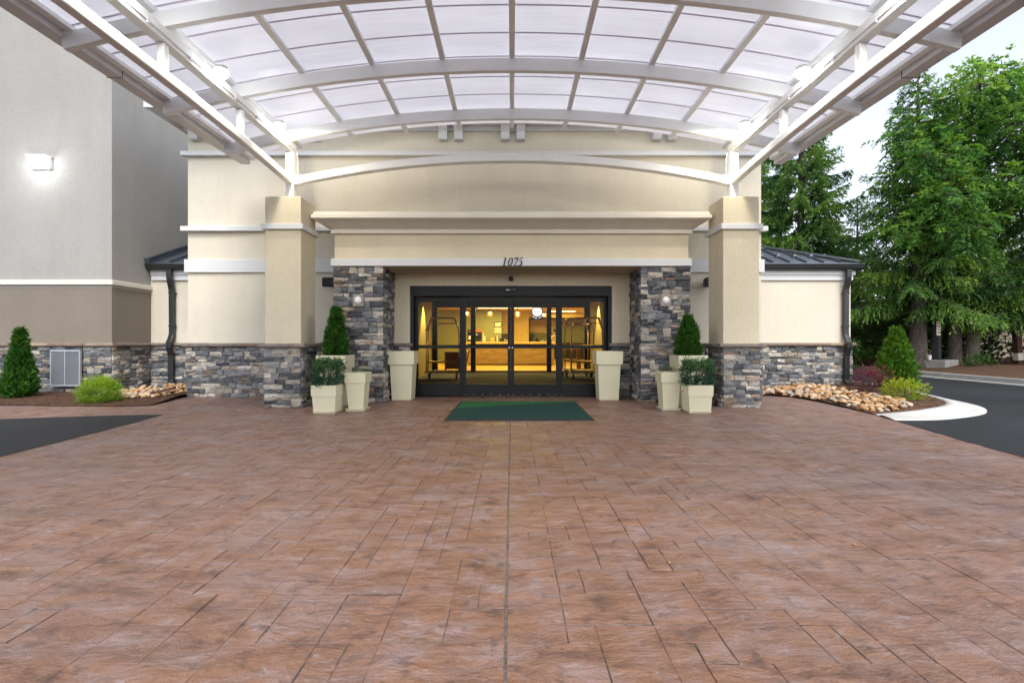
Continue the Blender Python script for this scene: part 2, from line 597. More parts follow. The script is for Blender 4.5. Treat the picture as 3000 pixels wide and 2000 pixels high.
def dup(o, loc=None, rz=None, label=None, scale=None, parent=None):
    c = o.copy()
    COL.objects.link(c)
    if parent is not None:
        c.parent = parent
    if loc is not None: c.location = loc
    if rz is not None: c.rotation_euler = (0, 0, rz)
    if scale is not None: c.scale = scale if isinstance(scale, tuple) else (scale,) * 3
    if label: c['label'] = label
    for ch in kids(o):
        dup(ch, parent=c)
    return c

def quads_mesh(name, V, tint, mat, parent=None, extra=None):
    """V: (n,4,3) quads, tint: (n,)"""
    n = len(V)
    me = bpy.data.meshes.new(name)
    me.vertices.add(n * 4)
    me.vertices.foreach_set('co', np.ascontiguousarray(V, dtype=np.float32).reshape(-1))
    me.loops.add(n * 4)
    me.loops.foreach_set('vertex_index', np.arange(n * 4, dtype=np.int32))
    me.polygons.add(n)
    me.polygons.foreach_set('loop_start', np.arange(0, n * 4, 4, dtype=np.int32))
    me.polygons.foreach_set('loop_total', np.full(n, 4, dtype=np.int32))
    me.materials.append(M[mat])
    a = me.attributes.new('tint', 'FLOAT', 'POINT')
    a.data.foreach_set('value', np.repeat(np.asarray(tint, dtype=np.float32), 4))
    me.update(calc_edges=True)
    o = bpy.data.objects.new(name, me)
    COL.objects.link(o)
    if parent is not None:
        o.parent = parent
    return o

def unit(a):
    return a / np.maximum(np.linalg.norm(a, axis=-1, keepdims=True), 1e-9)

def leafquads(P, D, L, Wd, rng, fold=.25):
    """diamond leaves from base points P along D"""
    n = len(P)
    D = unit(D)
    rnd = unit(rng.normal(size=(n, 3)))
    S = unit(np.cross(D, rnd))
    N = np.cross(S, D)
    L = L[:, None]; Wd = Wd[:, None]
    a = P
    c = P + D * L - N * L * fold * .6
    m = P + D * L * .48
    b = m + S * Wd * .5 + N * L * fold * .15
    d = m - S * Wd * .5 + N * L * fold * .15
    return np.stack([a, b, c, d], 1)

# ------------------------------------------------------------------ stone cladding
def stone_face(mb, org, u, n, width, height, rng, z0=0.0, big=1.0):
    org = Vector(org); u = Vector(u).normalized(); n = Vector(n).normalized()
    z = z0
    while z < height - .012:
        h = rng.choice((.052, .062, .072, .080, .092, .105, .118)) * big
        if height - (z + h) < .05: h = height - z
        x = 0.0
        while x < width - .005:
            w = rng.choice((rng.uniform(.08, .19), rng.uniform(.15, .34))) * big
            if h > .1: w = max(w, .13)
            if width - (x + w) < .09: w = width - x
            parts = [(z, h)]
            if h > .095 and rng.random() < .30:
                k = rng.uniform(.38, .62)
                parts = [(z, h * k), (z + h * k, h * (1 - k))]
            for (zz, hh) in parts:
                one_stone(mb, org, u, n, x, zz, w, hh, rng)
            x += w
        z += h

def one_stone(mb, org, u, n, x, z, w, h, rng):
    nx = max(2, min(7, int(w / .05)))
    nz = 2 if h < .075 else 3
    dep = rng.uniform(.012, .048)
    tx, tz = rng.uniform(-.012, .012), rng.uniform(-.008, .010)
    g = rng.uniform(.0014, .0042)
    sd = rng.uniform(0, 100)
    x0, x1, zz0, zz1 = x + g, x + w - g, z + g, z + h - g
    vs = []
    for j in range(nz + 1):
        for i in range(nx + 1):
            a, b = i / nx, j / nz
            px, pz = x0 + (x1 - x0) * a, zz0 + (zz1 - zz0) * b
            edge = min(a, 1 - a) * w, min(b, 1 - b) * h
            nz_ = noise.noise(Vector((px * 13 + sd, pz * 30, sd)))
            d = dep + tx * (a - .5) * 2 + tz * (b - .5) * 2 + nz_ * .018
            if i in (0, nx): d -= .008; px += rng.uniform(-.003, .003) if 0 < j < nz else 0
            if j in (0, nz): d -= .006; pz += rng.uniform(-.003, .003) if 0 < i < nx else 0
            d = max(.004, d)
            vs.append(org + u * px + n * d + Vector((0, 0, pz)))
    W1 = nx + 1
    fs = [(j * W1 + i, j * W1 + i + 1, (j + 1) * W1 + i + 1, (j + 1) * W1 + i) for j in range(nz) for i in range(nx)]
    # rim going back to the wall
    loop = [i for i in range(nx + 1)] + [j * W1 + nx for j in range(1, nz + 1)] + [nz * W1 + i for i in range(nx - 1, -1, -1)] + [j * W1 for j in range(nz - 1, 0, -1)]
    base = len(vs)
    for k in loop:
        p = vs[k]
        dd = (p - org).dot(n)
        vs.append(p - n * (dd + .012))
    L = len(loop)
    for k in range(L):
        k2 = (k + 1) % L
        fs.append((loop[k2], loop[k], base + k, base + k2))
    mb.add(vs, fs)

def cap_run(mb, p0, p1, n, depth, z0, z1, rng):
    """row of sill stones from p0 to p1 (plan), projecting along n by depth"""
    p0 = Vector((*p0, 0)); p1 = Vector((*p1, 0)); n = Vector((*n, 0))
    L = (p1 - p0).length
    d = (p1 - p0) / L
    x = 0
    while x < L - 1e-3:
        w = rng.uniform(.38, .62)
        if L - (x + w) < .2: w = L - x
        a = p0 + d * (x + .002); b = p0 + d * (x + w - .002)
        k = rng.uniform(-.006, .006)
        dp = depth + k
        zt = z1 + rng.uniform(-.003, .003)
        prof = [(-.03, z0), (dp * .8, z0 + .004), (dp, z0 + .018), (dp + .002, (z0 + zt) / 2), (dp - .006, zt - .014), (dp - .022, zt - .001), (-.03, zt)]
        r0 = [a + n * q + Vector((0, 0, zz)) for q, zz in prof]
        r1 = [b + n * q + Vector((0, 0, zz)) for q, zz in prof]
        m1 = [(p + q) / 2 + Vector((0, 0, rng.uniform(-.003, .003))) + n * rng.uniform(-.003, .003) for p, q in zip(r0, r1)]
        mb.loft([r0, m1, r1])
        x += w

def ledges(parent, runs, depth, z0, z1, rng):
    for p0, p1, n in runs:
        mb = MB(); cap_run(mb, p0, p1, n, depth, z0, z1, rng)
        pw(mb, 'ledge', 'cap', parent)

def text_mesh(s, size, extrude=0.002, align='CENTER'):
    c = bpy.data.curves.new('txt', 'FONT')
    c.body = s
    c.size = size
    c.extrude = extrude
    c.align_x = align
    c.align_y = 'CENTER'
    o = bpy.data.objects.new('txt', c)
    COL.objects.link(o)
    dg = bpy.context.evaluated_depsgraph_get()
    me = bpy.data.meshes.new_from_object(o.evaluated_get(dg))
    bpy.data.objects.remove(o)
    bpy.data.curves.remove(c)
    return me

def text_part(name, s, size, loc, mat, parent, rot=(R(90), 0, 0), extrude=.002):
    me = text_mesh(s, size, extrude)
    me.materials.clear()
    me.materials.append(M[mat])
    o = bpy.data.objects.new(name, me)
    COL.objects.link(o)
    o.location = loc
    o.rotation_euler = rot
    o.parent = parent
    return o

rng = random.Random(7)
def pw(mb, name, mats, parent, **kw):
    """part given in world coordinates under a parent thing standing at its own base"""
    o = mb.build(name, mats, parent, **kw)
    p, off = parent, Vector((0, 0, 0))
    while p is not None:
        off += p.location
        p = p.parent
    o.location = -off
    return o

YW, YD = 10.05, 9.93           # facade plane, door wall plane
YR, YL = 11.5, 10.38           # recessed side walls, left wing front
XL = -8.589                    # left wing corner
DX0, DX1, DZ = -2.10, 2.055, 2.288
DC = -.025

# ------------------------------------------------------------------ ground
mb = MB(); mb.add([(-300, -300, -.04), (300, -300, -.04), (300, 400, -.04), (-300, 400, -.04)], [(0, 1, 2, 3)])
tag(mb.build('ground', 'asphalt'), kind='structure')
mb = MB(); mb.add([(-14, -4, -.007), (6.4, -4, -.007), (6.4, 10.6, -.007), (-14, 10.6, -.007)], [(0, 1, 2, 3)])
tag(mb.build('pavement_bed', 'grout'), kind='structure')

def ashlar(mb, x0, x1, y0, y1, seed, flip):
    rg = random.Random(seed)
    u = .119
    nx, ny = int(math.ceil((x1 - x0) / u)), int(math.ceil((y1 - y0) / u))
    used = [[False] * ny for _ in range(nx)]
    sizes = [(2, 1), (1, 1), (2, 2), (3, 2), (2, 1), (3, 1), (1, 2), (2, 3), (3, 2), (3, 3), (4, 2), (2, 2)]
    for j in range(ny):
        for i in range(nx):
            if used[i][j]: continue
            rg.shuffle(sizes)
            for (a, b) in sizes + [(1, 1)]:
                if i + a > nx or j + b > ny: continue
                if any(used[p][q] for p in range(i, i + a) for q in range(j, j + b)): continue
                break
            for p in range(i, i + a):
                for q in range(j, j + b): used[p][q] = True
            cx = i * u; w = a * u; cy = j * u; h = b * u
            X0 = x0 + cx if not flip else x1 - cx - w
            X1 = X0 + w; Y0 = y0 + cy; Y1 = Y0 + h
            xm, ym = (X0 + X1) / 2, (Y0 + Y1) / 2
            if xm < -5.9 and ym < 6.3: continue
            if xm < -8.5 and ym < 6.8 - .25 * (-xm - 8.5): continue
            if xm < -6.6 and ym > 9.0: continue
            jt = lambda: rg.choice((.0003, .0005, .0008, .0012, .0022))
            g = [jt(), jt(), jt(), jt()]
            wob = lambda: rg.uniform(-.0025, .0025)
            z = rg.uniform(-.0016, .0016)
            bv, dp = .0026, .0038
            lo = [(X0 + g[0], Y0 + g[1]), (X1 - g[2], Y0 + g[1]), (X1 - g[2], Y1 - g[3]), (X0 + g[0], Y1 - g[3])]
            # wobbly outline with mid points
            out = []
            for k in range(4):
                p, q = lo[k], lo[(k + 1) % 4]
                out.append((p[0] + wob(), p[1] + wob()))
                out.append(((p[0] + q[0]) / 2 + wob(), (p[1] + q[1]) / 2 + wob()))
            cxm, cym = xm, ym
            hi = []
            for (px, py) in out:
                dx, dy = cxm - px, cym - py
                sx = bv if dx > .02 else (-bv if dx < -.02 else 0)
                sy = bv if dy > .02 else (-bv if dy < -.02 else 0)
                hi.append((px + sx, py + sy))
            vs = [(*p, z - dp) for p in out] + [(*p, z + rg.uniform(-.0012, .0012)) for p in hi] + [(cxm, cym, z + rg.uniform(-.001, .0018))]
            fs = [(k, (k + 1) % 8, 8 + (k + 1) % 8, 8 + k) for k in range(8)] + [(8 + k, 8 + (k + 1) % 8, 16) for k in range(8)]
            mb.mi = 1 if rg.random() < .5 else 0; o_ = mb.add(vs, fs[:8]); mb.mi = 0
            mb.f.extend([tuple(i + o_ for i in f) for f in fs[8:]]); mb.m.extend([0] * 8)
mb = MB()
ashlar(mb, -11.6, DC - .004, .3, 10.2, 3, True)
ashlar(mb, DC + .004, 6.2, .3, 10.2, 11, False)
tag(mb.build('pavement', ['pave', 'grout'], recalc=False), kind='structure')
# grit in the centre joint
mb = MB(); mb.add([(DC - .006, .3, -.004), (DC + .006, .3, -.004), (DC + .006, 7.0, -.004), (DC - .006, 7.0, -.004)], [(0, 1, 2, 3)])
tag(mb.build('pavement_joint', M['rubber'] if False else plain('joint_grit', (.12, .095, .075), .95, var=.6, nscale=90)), kind='structure')

def poly(name, pts, z, mat):
    mb = MB(); mb.add([(x, y, z) for x, y in pts], [tuple(range(len(pts)))])
    return tag(mb.build(name, mat), kind='structure')
def smooth_path(pts, n=6):
    out = []
    P = [Vector(p) for p in pts]
    for i in range(len(P) - 1):
        p0, p1, p2, p3 = P[max(i - 1, 0)], P[i], P[i + 1], P[min(i + 2, len(P) - 1)]
        for k in range(n):
            t = k / n
            out.append(.5 * ((2 * p1) + (p2 - p0) * t + (2 * p0 - 5 * p1 + 4 * p2 - p3) * t * t + (3 * p1 - p0 - 3 * p2 + p3) * t ** 3))
    out.append(P[-1])
    return out
edgeL = [(-5.0, -60), (-5.0, -2), (-5.02, 2.5), (-5.11, 4.83), (-5.2, 5.8), (-5.33, 6.8), (-5.475, 7.59), (-6.2, 7.50), (-7.57, 7.146), (-9.5, 6.72), (-14, 5.6), (-40, 0), (-40, -60)]
poly('asphalt_lane', edgeL, .005, 'asphalt')
edgeR = [(5.0, -60), (5.0, -2), (5.0, 2.5), (5.08, 4.80), (5.22, 5.6), (5.40, 6.35), (5.56, 7.02), (5.80, 7.5), (6.6, 8.2), (7.7, 9.2), (8.3, 10.4), (8.6, 12), (8.8, 40), (13.75, 40), (13.75, 12), (13.6, -60)]
poly('asphalt_road', edgeR, .005, 'asphalt')

# planting-bed kerb sweeping round the island
outer = [(5.56, 7.02), (5.95, 7.02), (6.40, 7.11), (7.14, 7.44), (7.72, 7.86), (8.27, 8.57), (8.69, 9.70), (9.05, 10.9), (9.25, 12.5), (9.40, 16), (9.4, 34)]
inner = [(5.70, 7.62), (6.05, 7.52), (6.45, 7.58), (6.92, 7.80), (7.36, 8.20), (7.74, 8.80), (8.05, 9.50), (8.45, 10.6), (8.80, 12.3), (9.05, 16), (9.05, 34)]
hts = [.008, .06, .095, .115, .12, .12, .12, .12, .12, .12, .12]
so = smooth_path([(*p, 0) for p in outer]); si = smooth_path([(*p, h) for p, h in zip(inner, hts)])
rings = []
for a, b in zip(so, si):
    h = b.z
    A, B = Vector((a.x, a.y, 0)), Vector((b.x, b.y, 0))
    f = lambda t, z: tuple(B + (A - B) * t + Vector((0, 0, z)))
    wd = (A - B).length
    k = min(.3, .13 / wd)
    rings.append([f(0, -.03), f(0, h), f(k * .7, h + .004), f(k, h - .004), f(k + .10, h * .55 + .012), f(k + .2, .030), f(.75, .022), f(1, .011), f(1, -.03)])
mb = MB(); mb.loft(rings, cap=False)
tag(mb.build('kerb', 'kerb_white', smooth=True), kind='structure')

# kerb on the far side of the road, and the mulch bank behind it
far = [Vector(p) for p in ((13.25, -40, 0), (13.35, 6, 0), (13.5, 12.8, 0), (13.72, 16.6, 0), (14.4, 20.7, 0), (16.2, 27, 0), (19, 36, 0))]
fs_ = smooth_path(far, 5)
rings = []
for i, p in enumerate(fs_):
    d = (fs_[min(i + 1, len(fs_) - 1)] - fs_[max(i - 1, 0)]).normalized()
    nrm = Vector((d.y, -d.x, 0))
    rings.append([tuple(p + nrm * q + Vector((0, 0, z))) for q, z in ((-.32, -.03), (-.32, .012), (0, .022), (.03, .13), (.06, .15), (.20, .15), (.20, -.03))])
mb = MB(); mb.loft(rings, cap=False)
tag(mb.build('far_kerb', 'kerb_grey'), kind='structure')

def in_poly(x, y, P):
    c = False
    j = len(P) - 1
    for i in range(len(P)):
        xi, yi = P[i]; xj, yj = P[j]
        if (yi > y) != (yj > y) and x < (xj - xi) * (y - yi) / (yj - yi) + xi: c = not c
        j = i
    return c
def bed(name, P, zf, step, seed, chips):
    """mulch surface filling polygon P with loose bark shreds on it"""
    rg = random.Random(seed)
    vs = [Vector(p) for p in P]
    E = [(i, (i + 1) % len(P)) for i in range(len(P))]
    xs = [p[0] for p in P]; ys = [p[1] for p in P]
    x = min(xs)
    while x < max(xs):
        y = min(ys)
        while y < max(ys):
            q = (x + rg.uniform(-.3, .3) * step, y + rg.uniform(-.3, .3) * step)
            if in_poly(*q, P): vs.append(Vector(q))
            y += step
        x += step
    v2, e2, f2 = geometry.delaunay_2d_cdt(vs, E, [], 1, 1e-4)[:3]
    mb = MB()
    mb.add([(p.x, p.y, zf(p.x, p.y) + noise.noise(Vector((p.x * 3, p.y * 3, seed))) * .012) for p in v2], [tuple(f) for f in f2])
    k = 0
    while k < chips:
        x, y = rg.uniform(min(xs), max(xs)), rg.uniform(min(ys), max(ys))
        if not in_poly(x, y, P): continue
        k += 1
        z = zf(x, y) + rg.uniform(.002, .016)
        L, w, a, tl = rg.uniform(.02, .065), rg.uniform(.004, .012), rg.uniform(0, math.pi), rg.uniform(-.35, .35)
        dx, dy = math.cos(a) * L / 2, math.sin(a) * L / 2
        ex, ey = -math.sin(a) * w / 2, math.cos(a) * w / 2
        tz = tl * L / 2
        mb.add([(x - dx - ex, y - dy - ey, z - tz), (x + dx - ex, y + dy - ey, z + tz), (x + dx + ex, y + dy + ey, z + tz + .003), (x - dx + ex, y - dy + ey, z - tz + .003)], [(0, 1, 2, 3)])
    return tag(mb.build(name, 'mulch', recalc=False), kind='structure')

PL = [(-14, 8.95), (-9.2, 8.67), (-7.6, 8.56), (-6.75, 8.56), (-6.45, 8.66), (-6.55, 9.2), (-6.72, 9.75), (-6.74, 10.1), (-6.74, 11.52), (-8.4, 11.52), (-8.4, 10.45), (-14, 10.45)]
bed('mulch_bed', PL, lambda x, y: .012 + .055 * min(1, max(0, (y - 8.6) / .8)), .22, 5, 5200)
inn = [(p.x, p.y) for p in si[:-12]]
PRb = [(5.70, 7.62), (5.78, 8.5), (5.84, 9.3), (5.74, 10.0), (5.32, 10.25), (5.2, 11.52), (8.0, 11.52), (8.0, 20), (9.05, 20)] + [q for q in inn[::-1] if q[1] < 19]
def zr(x, y):
    d = min((Vector((x, y)) - Vector(q)).length for q in inn[::2])
    e = min(1, max(0, (x - 5.75) / .9))
    k = .115 * min(1, max(.1, (y - 7.4) / .6)) if x > 6 else .03
    return (.03 + .10 * e) if d > .35 else (.03 + .10 * e) * d / .35 + max(.012, k * e) * (1 - d / .35)
bed('mulch_island', PRb, zr, .2, 9, 5200)
fb = [(p.x + .18, p.y) for p in fs_ if p.y > -8]
PB = fb + [(30, 36), (60, 36), (60, -8)]
def zb(x, y):
    lx = 13.6 if y < 14 else 13.6 + (y - 14) * .12
    e = min(1, max(0, (x - lx) / 2.6))
    return .13 + .20 * e * e * (3 - 2 * e)
bed('mulch_bank', PB, zb, .9, 13, 7000)

# ------------------------------------------------------------------ hotel building
hotel = thing('hotel_building', (-.8, YW, 0), 'cream stucco hotel front with stone base and black glass entrance doors', 'building')
mb = MB()
for (x0, x1, z0, z1) in ((-6.735, DX0 - .002, -.05, 5.9), (DX1 + .002, 5.176, -.05, 5.9), (DX0 - .002, DX1 + .002, DZ, 5.9)):
    mb.box(x0, x1, YW, YW + .22, z0, z1)
mb.box(-6.735, -6.515, YW + .22, 20, -.05, 5.9)
mb.box(4.956, 5.176, YW + .22, 20, -.05, 5.9)
mb.box(-6.735, 5.176, 19.8, 20, 3.4, 5.9)
mb.box(-6.735, 5.176, YW, 20, 5.9, 6.3)
pw(mb, 'facade_wall', 'cream', hotel)
mb = MB()
mb.box(XL + .005, -6.735, YR, YR + .2, -.05, 2.85)
pw(mb, 'side_wall', 'cream', hotel)
mb = MB()
mb.box(5.176, 8.05, YR, YR + .2, -.05, 2.85)
pw(mb, 'side_wall', 'cream', hotel)
mb = MB()
mb.box(7.85, 8.05, YR + .2, 27, -.05, 2.85)
pw(mb, 'side_wall', 'cream', hotel)
# door wall between the stone piers
mb = MB()
mb.box(-2.42, DX0, YD, YW - .002, -.02, 2.60)
mb.box(DX1, 2.42, YD, YW - .002, -.02, 2.60)
mb.box(DX0, DX1, YD, YW - .002, DZ + .002, 2.60)
pw(mb, 'door_wall', 'cream_in', hotel)

def trim(mb, x0, x1, z0, z1, d, y=YW, ends=True):
    mb.box(x0 - (d if ends else 0), x1 + (d if ends else 0), y - d, y + .02, z0, z1)
for z0, z1, d in ((2.577, 2.847, .05), (3.425, 3.525, .10), (4.98, 5.07, .10)):
    mb = MB(); trim(mb, -6.735, 5.176, z0, z1, d)
    pw(mb, 'trim_band', 'white', hotel, bevel=.008)
# roof cornice with corbels
mb = MB()
mb.box(-7.0, 5.45, 9.30, YW + .05, 5.60, 5.66)
mb.box(-7.05, 5.50, 9.24, 9.34, 5.62, 5.80)
mb.box(-7.10, 5.55, 9.18, 9.30, 5.80, 5.95)
mb.box(-7.0, 5.45, 9.30, 20, 5.94, 6.02)
mb.box(-7.0, -6.735, YW + .05, 20, 5.60, 5.66)
mb.box(-6.80, 5.24, YW - .06, YW + .02, 5.50, 5.60)
cornice = pw(mb, 'cornice', 'white', hotel, bevel=.01)
for xc in (-6.55, -6.28, -4.35, -4.05, -1.42, -1.10, -.14, .18, 2.98, 3.29, 4.75, 5.02):
    mb = MB()
    prof = [(YW + .01, 5.30), (YW - .13, 5.30), (YW - .145, 5.34), (YW - .17, 5.44), (YW - .25, 5.53), (YW - .38, 5.585), (YW - .40, 5.602), (YW + .01, 5.602)]
    mb.loft([[(xc - .09, y, z) for y, z in prof], [(xc + .09, y, z) for y, z in prof]])
    pw(mb, 'corbel', 'white', cornice, bevel=.006)
# stone base of the facade
mb = MB()
stone_face(mb, (-6.76, YW - .004, 0), (1, 0, 0), (0, -1, 0), 3.40, 1.04, rng)
stone_face(mb, (3.36, YW - .004, 0), (1, 0, 0), (0, -1, 0), 1.84, 1.04, rng)
stone_face(mb, (-6.739, 11.5, 0), (0, -1, 0), (-1, 0, 0), 1.48, 1.04, rng)
stone_face(mb, (5.180, YW, 0), (0, 1, 0), (1, 0, 0), 1.45, 1.04, rng)
stone_face(mb, (XL + .03, YR - .004, 0), (1, 0, 0), (0, -1, 0), 1.82, 1.04, rng)
stone_face(mb, (5.2, YR - .004, 0), (1, 0, 0), (0, -1, 0), 2.88, 1.04, rng)
stone_face(mb, (8.054, YR, 0), (0, 1, 0), (1, 0, 0), 6, 1.04, rng, big=1.6)
stone_face(mb, (-2.42, YD - .004, 0), (1, 0, 0), (0, -1, 0), .32, 1.04, rng)
stone_face(mb, (2.055, YD - .004, 0), (1, 0, 0), (0, -1, 0), .37, 1.04, rng)
base = pw(mb, 'stone_base', 'stone', hotel, recalc=False)
ledges(base, [((-6.82, YW), (-3.36, YW), (0, -1)), ((3.36, YW), (5.26, YW), (0, -1)), ((5.176, YW - .08), (5.176, YR), (1, 0)), ((-6.735, YR), (-6.735, YW - .08), (-1, 0)), ((XL + .08, YR), (-6.80, YR), (0, -1)), ((5.25, YR), (8.14, YR), (0, -1))], .085, 1.04, 1.118, rng)
ledges(base, [((-2.41, YD), (-2.03, YD), (0, -1)), ((1.99, YD), (2.41, YD), (0, -1))], .095, 1.04, 1.118, rng)

# portal: two stone piers, lintel band, header wall, cornice shelf
for x0, x1 in ((-3.345, -2.415), (2.415, 3.345)):
    mb = MB(); mb.box(x0 + .03, x1 - .03, 9.085, YW - .003, 0, 2.56)
    pier = pw(mb, 'stone_pier', 'mortar', hotel)
    mb = MB()
    stone_face(mb, (x0, 9.08, 0), (1, 0, 0), (0, -1, 0), x1 - x0, 2.555, rng)
    stone_face(mb, (x1 - .03, 9.075, 0), (0, 1, 0), (1, 0, 0), .97, 2.555, rng)
    stone_face(mb, (x0 + .03, YW - .005, 0), (0, -1, 0), (-1, 0, 0), .97, 2.555, rng)
    pw(mb, 'stone_cladding', 'stone_warm', pier, recalc=False)
mb = MB()
mb.box(-3.33, 3.31, 9.08, YW - .004, 2.69, 3.45)
pw(mb, 'header_wall', 'cream_col', hotel)
mb = MB(); mb.box(-3.375, 3.355, 9.0, 9.9, 2.555, 2.692)
lint = pw(mb, 'lintel_band', 'white', hotel, bevel=.006)
mb = MB(); mb.box(-3.30, 3.28, 9.10, YD, 2.50, 2.5546)
mb = MB(); mb.box(-2.43, 2.43, 9.06, 9.925, 2.548, 2.5535)
pw(mb, 'soffit', 'cream_in', hotel)
mb = MB()
mb.box(-3.385, 3.365, 9.02, 9.10, 3.165, 3.232)
def rect_ring(o, z): return [(-3.33 - o, 9.08 - o, z), (3.31 + o, 9.08 - o, z), (3.31 + o, YW - .006, z), (-3.33 - o, YW - .006, z)]
mb.loft([rect_ring(.02, 3.236), rect_ring(.03, 3.25), rect_ring(.10, 3.295), rect_ring(.20, 3.345), rect_ring(.285, 3.375), rect_ring(.285, 3.39)])
mb.loft([rect_ring(.318, 3.388), rect_ring(.318, 3.452), rect_ring(.29, 3.455), rect_ring(.285, 3.505), rect_ring(.27, 3.512)])
pw(mb, 'cornice_shelf', 'offwhite', hotel, bevel=.004)

# house number 1075, slanted serif numerals
def numerals(parent):
    mb = MB()
    sh = .24
    def stroke(pts, ws):
        L, Rr = [], []
        P = [Vector((x, y, 0)) for x, y in pts]
        for i, p in enumerate(P):
            d = (P[min(i + 1, len(P) - 1)] - P[max(i - 1, 0)]).normalized()
            nn = Vector((-d.y, d.x, 0))
            L.append(p + nn * ws[i] / 2); Rr.append(p - nn * ws[i] / 2)
        for i in range(len(P) - 1):
            q = [L[i], L[i + 1], Rr[i + 1], Rr[i]]
            rings = [[(x0 + (v.x + v.y * sh) * H, yy, zb_ + v.y * H) for v in q] for yy in (8.998, 8.986)]
            mb.loft(rings)
    H, zb_ = .152, 2.556
    arc = lambda cx, cy, rx, ry, a0, a1, n: [(cx + rx * math.cos(R(a0 + (a1 - a0) * k / n)), cy + ry * math.sin(R(a0 + (a1 - a0) * k / n))) for k in range(n + 1)]
    x0 = -.180
    stroke([(.18, .0), (.18, 1.0)], [.15, .15]); stroke([(.02, .02), (.34, .02)], [.05, .05]); stroke([(.02, .86), (.18, .985)], [.03, .09])
    x0 = -.085
    o = arc(.26, .5, .22, .47, 0, 360, 28)
    stroke(o, [.06 + .09 * abs(math.cos(2 * math.pi * k / 28)) for k in range(29)])
    x0 = .010
    stroke([(.02, .94), (.50, .94)], [.13, .13]); stroke([(.03, .80), (.05, .97)], [.03, .05]); stroke([(.50, .95), (.36, .5), (.24, .0)], [.10, .08, .10])
    x0 = .108
    stroke([(.12, .95), (.44, .97)], [.10, .09]); stroke([(.13, .95), (.08, .60)], [.05, .04])
    b = [(.08, .60)] + arc(.14, .31, .25, .30, 75, -110, 14) + [(-.04, .06)]
    stroke(b, [.04] + [.08 + .08 * math.sin(math.pi * k / 14) for k in range(15)] + [.10])
    return pw(mb, 'house_number', 'black', parent)
numerals(lint)

# downspouts, gutters, frieze, low roofs
def downspout(xc, parent):
    mb = MB()
    pts = [(xc, 11.33, 2.83), (xc, 11.335, 2.66), (xc, 11.36, 2.55), (xc, 11.41, 2.40), (xc, 11.42, 2.30), (xc, 11.43, 1.42), (xc, 11.42, 1.30), (xc, 11.37, 1.19), (xc, 11.32, 1.12), (xc, 11.32, 1.02), (xc, 11.36, .92), (xc, 11.40, .82), (xc, 11.40, .24), (xc, 11.36, .17), (xc, 11.22, .13)]
    mb.bar(pts, .115, .085, (1, 0, 0))
    for z in (2.28, 1.5): mb.box(xc - .075, xc + .075, 11.375, 11.485, z, z + .03)
    return pw(mb, 'downspout', 'dark_metal', parent, bevel=.012)
for xa, xb, hip in ((XL + .02, -6.735, False), (5.18, 8.12, True)):
    mb = MB(); mb.box(xa + .02, xb - (.0 if not hip else .04), YR - .05, YR, 2.60, 2.72); mb.box(xa + .02, xb - (0 if not hip else .0), YR - .075, YR, 2.72, 2.845)
    if hip: mb.box(8.05, 8.10, YR, 26, 2.60, 2.80)
    pw(mb, 'frieze', 'white', hotel, bevel=.004)
    mb = MB()
    prof = [(11.36, 2.82), (11.32, 2.835), (11.295, 2.88), (11.285, 2.925), (11.27, 2.945), (11.27, 2.965), (11.30, 2.968), (11.30, 2.95), (11.42, 2.95), (11.42, 2.82)]
    mb.loft([[(xa, y, z) for y, z in prof], [(xb + (0 if not hip else .12), y, z) for y, z in prof]])
    mb.box(xa, xb, 11.42, YR - .02, 2.846, 2.86)
    pw(mb, 'gutter', 'dark_metal', hotel)
    mb = MB()
    s = .427
    zr_ = lambda y: 2.985 + s * (y - 11.34)
    if not hip:
        top = 15.5
        mb.loft([[(xa, 11.32, zr_(11.34)), (xb, 11.32, zr_(11.34)), (xb, top, zr_(top)), (xa, top, zr_(top))], [(xa, 11.32, zr_(11.34) - .04), (xb, 11.32, zr_(11.34) - .04), (xb, top, zr_(top) - .04), (xa, top, zr_(top) - .04)]])
        mb.bar([(xa + .03, 11.29, zr_(11.34) + .05), (xa + .03, top, zr_(top) + .05)], .12, .11, (1, 0, 0))
        x = xb - .08
        while x > xa + .15:
            mb.bar([(x, 11.32, zr_(11.34) + .02), (x, top, zr_(top) + .02)], .022, .055, (1, 0, 0)); x -= .40
    else:
        t = 2.94
        mb.loft([[(xa, 11.32, zr_(11.34)), (xb, 11.32, zr_(11.34)), (xb - t, 11.34 + t, zr_(11.34 + t)), (xa, 11.34 + t, zr_(11.34 + t))], [(xa, 11.32, zr_(11.34) - .04), (xb, 11.32, zr_(11.34) - .04), (xb - t, 11.34 + t, zr_(11.34 + t) - .04), (xa, 11.34 + t, zr_(11.34 + t) - .04)]])
        mb.add([(xb, 11.32, zr_(11.34)), (xb, 26, zr_(11.34)), (xb - t, 26, zr_(11.34 + t)), (xb - t, 11.34 + t, zr_(11.34 + t))], [(0, 1, 2, 3)])
        mb.bar([(xb + .02, 11.30, zr_(11.34) + .035), (xb - t, 11.34 + t, zr_(11.34 + t) + .035)], .15, .05, (.7, .7, 0))
        x = xb - .42
        while x > xa + .1:
            tt = xb - x
            mb.bar([(x, 11.32, zr_(11.34) + .02), (x, 11.34 + tt, zr_(11.34 + tt) + .02)], .022, .055, (1, 0, 0))
            if tt > .7: mb.box(x - .04, x + .04, 11.34 + .45, 11.34 + .53, zr_(11.79) + .02, zr_(11.79) + .10)
            x -= .40
    pw(mb, 'metal_roof', 'roof_metal', hotel)
    downspout(-8.03 if not hip else 7.885, hotel)

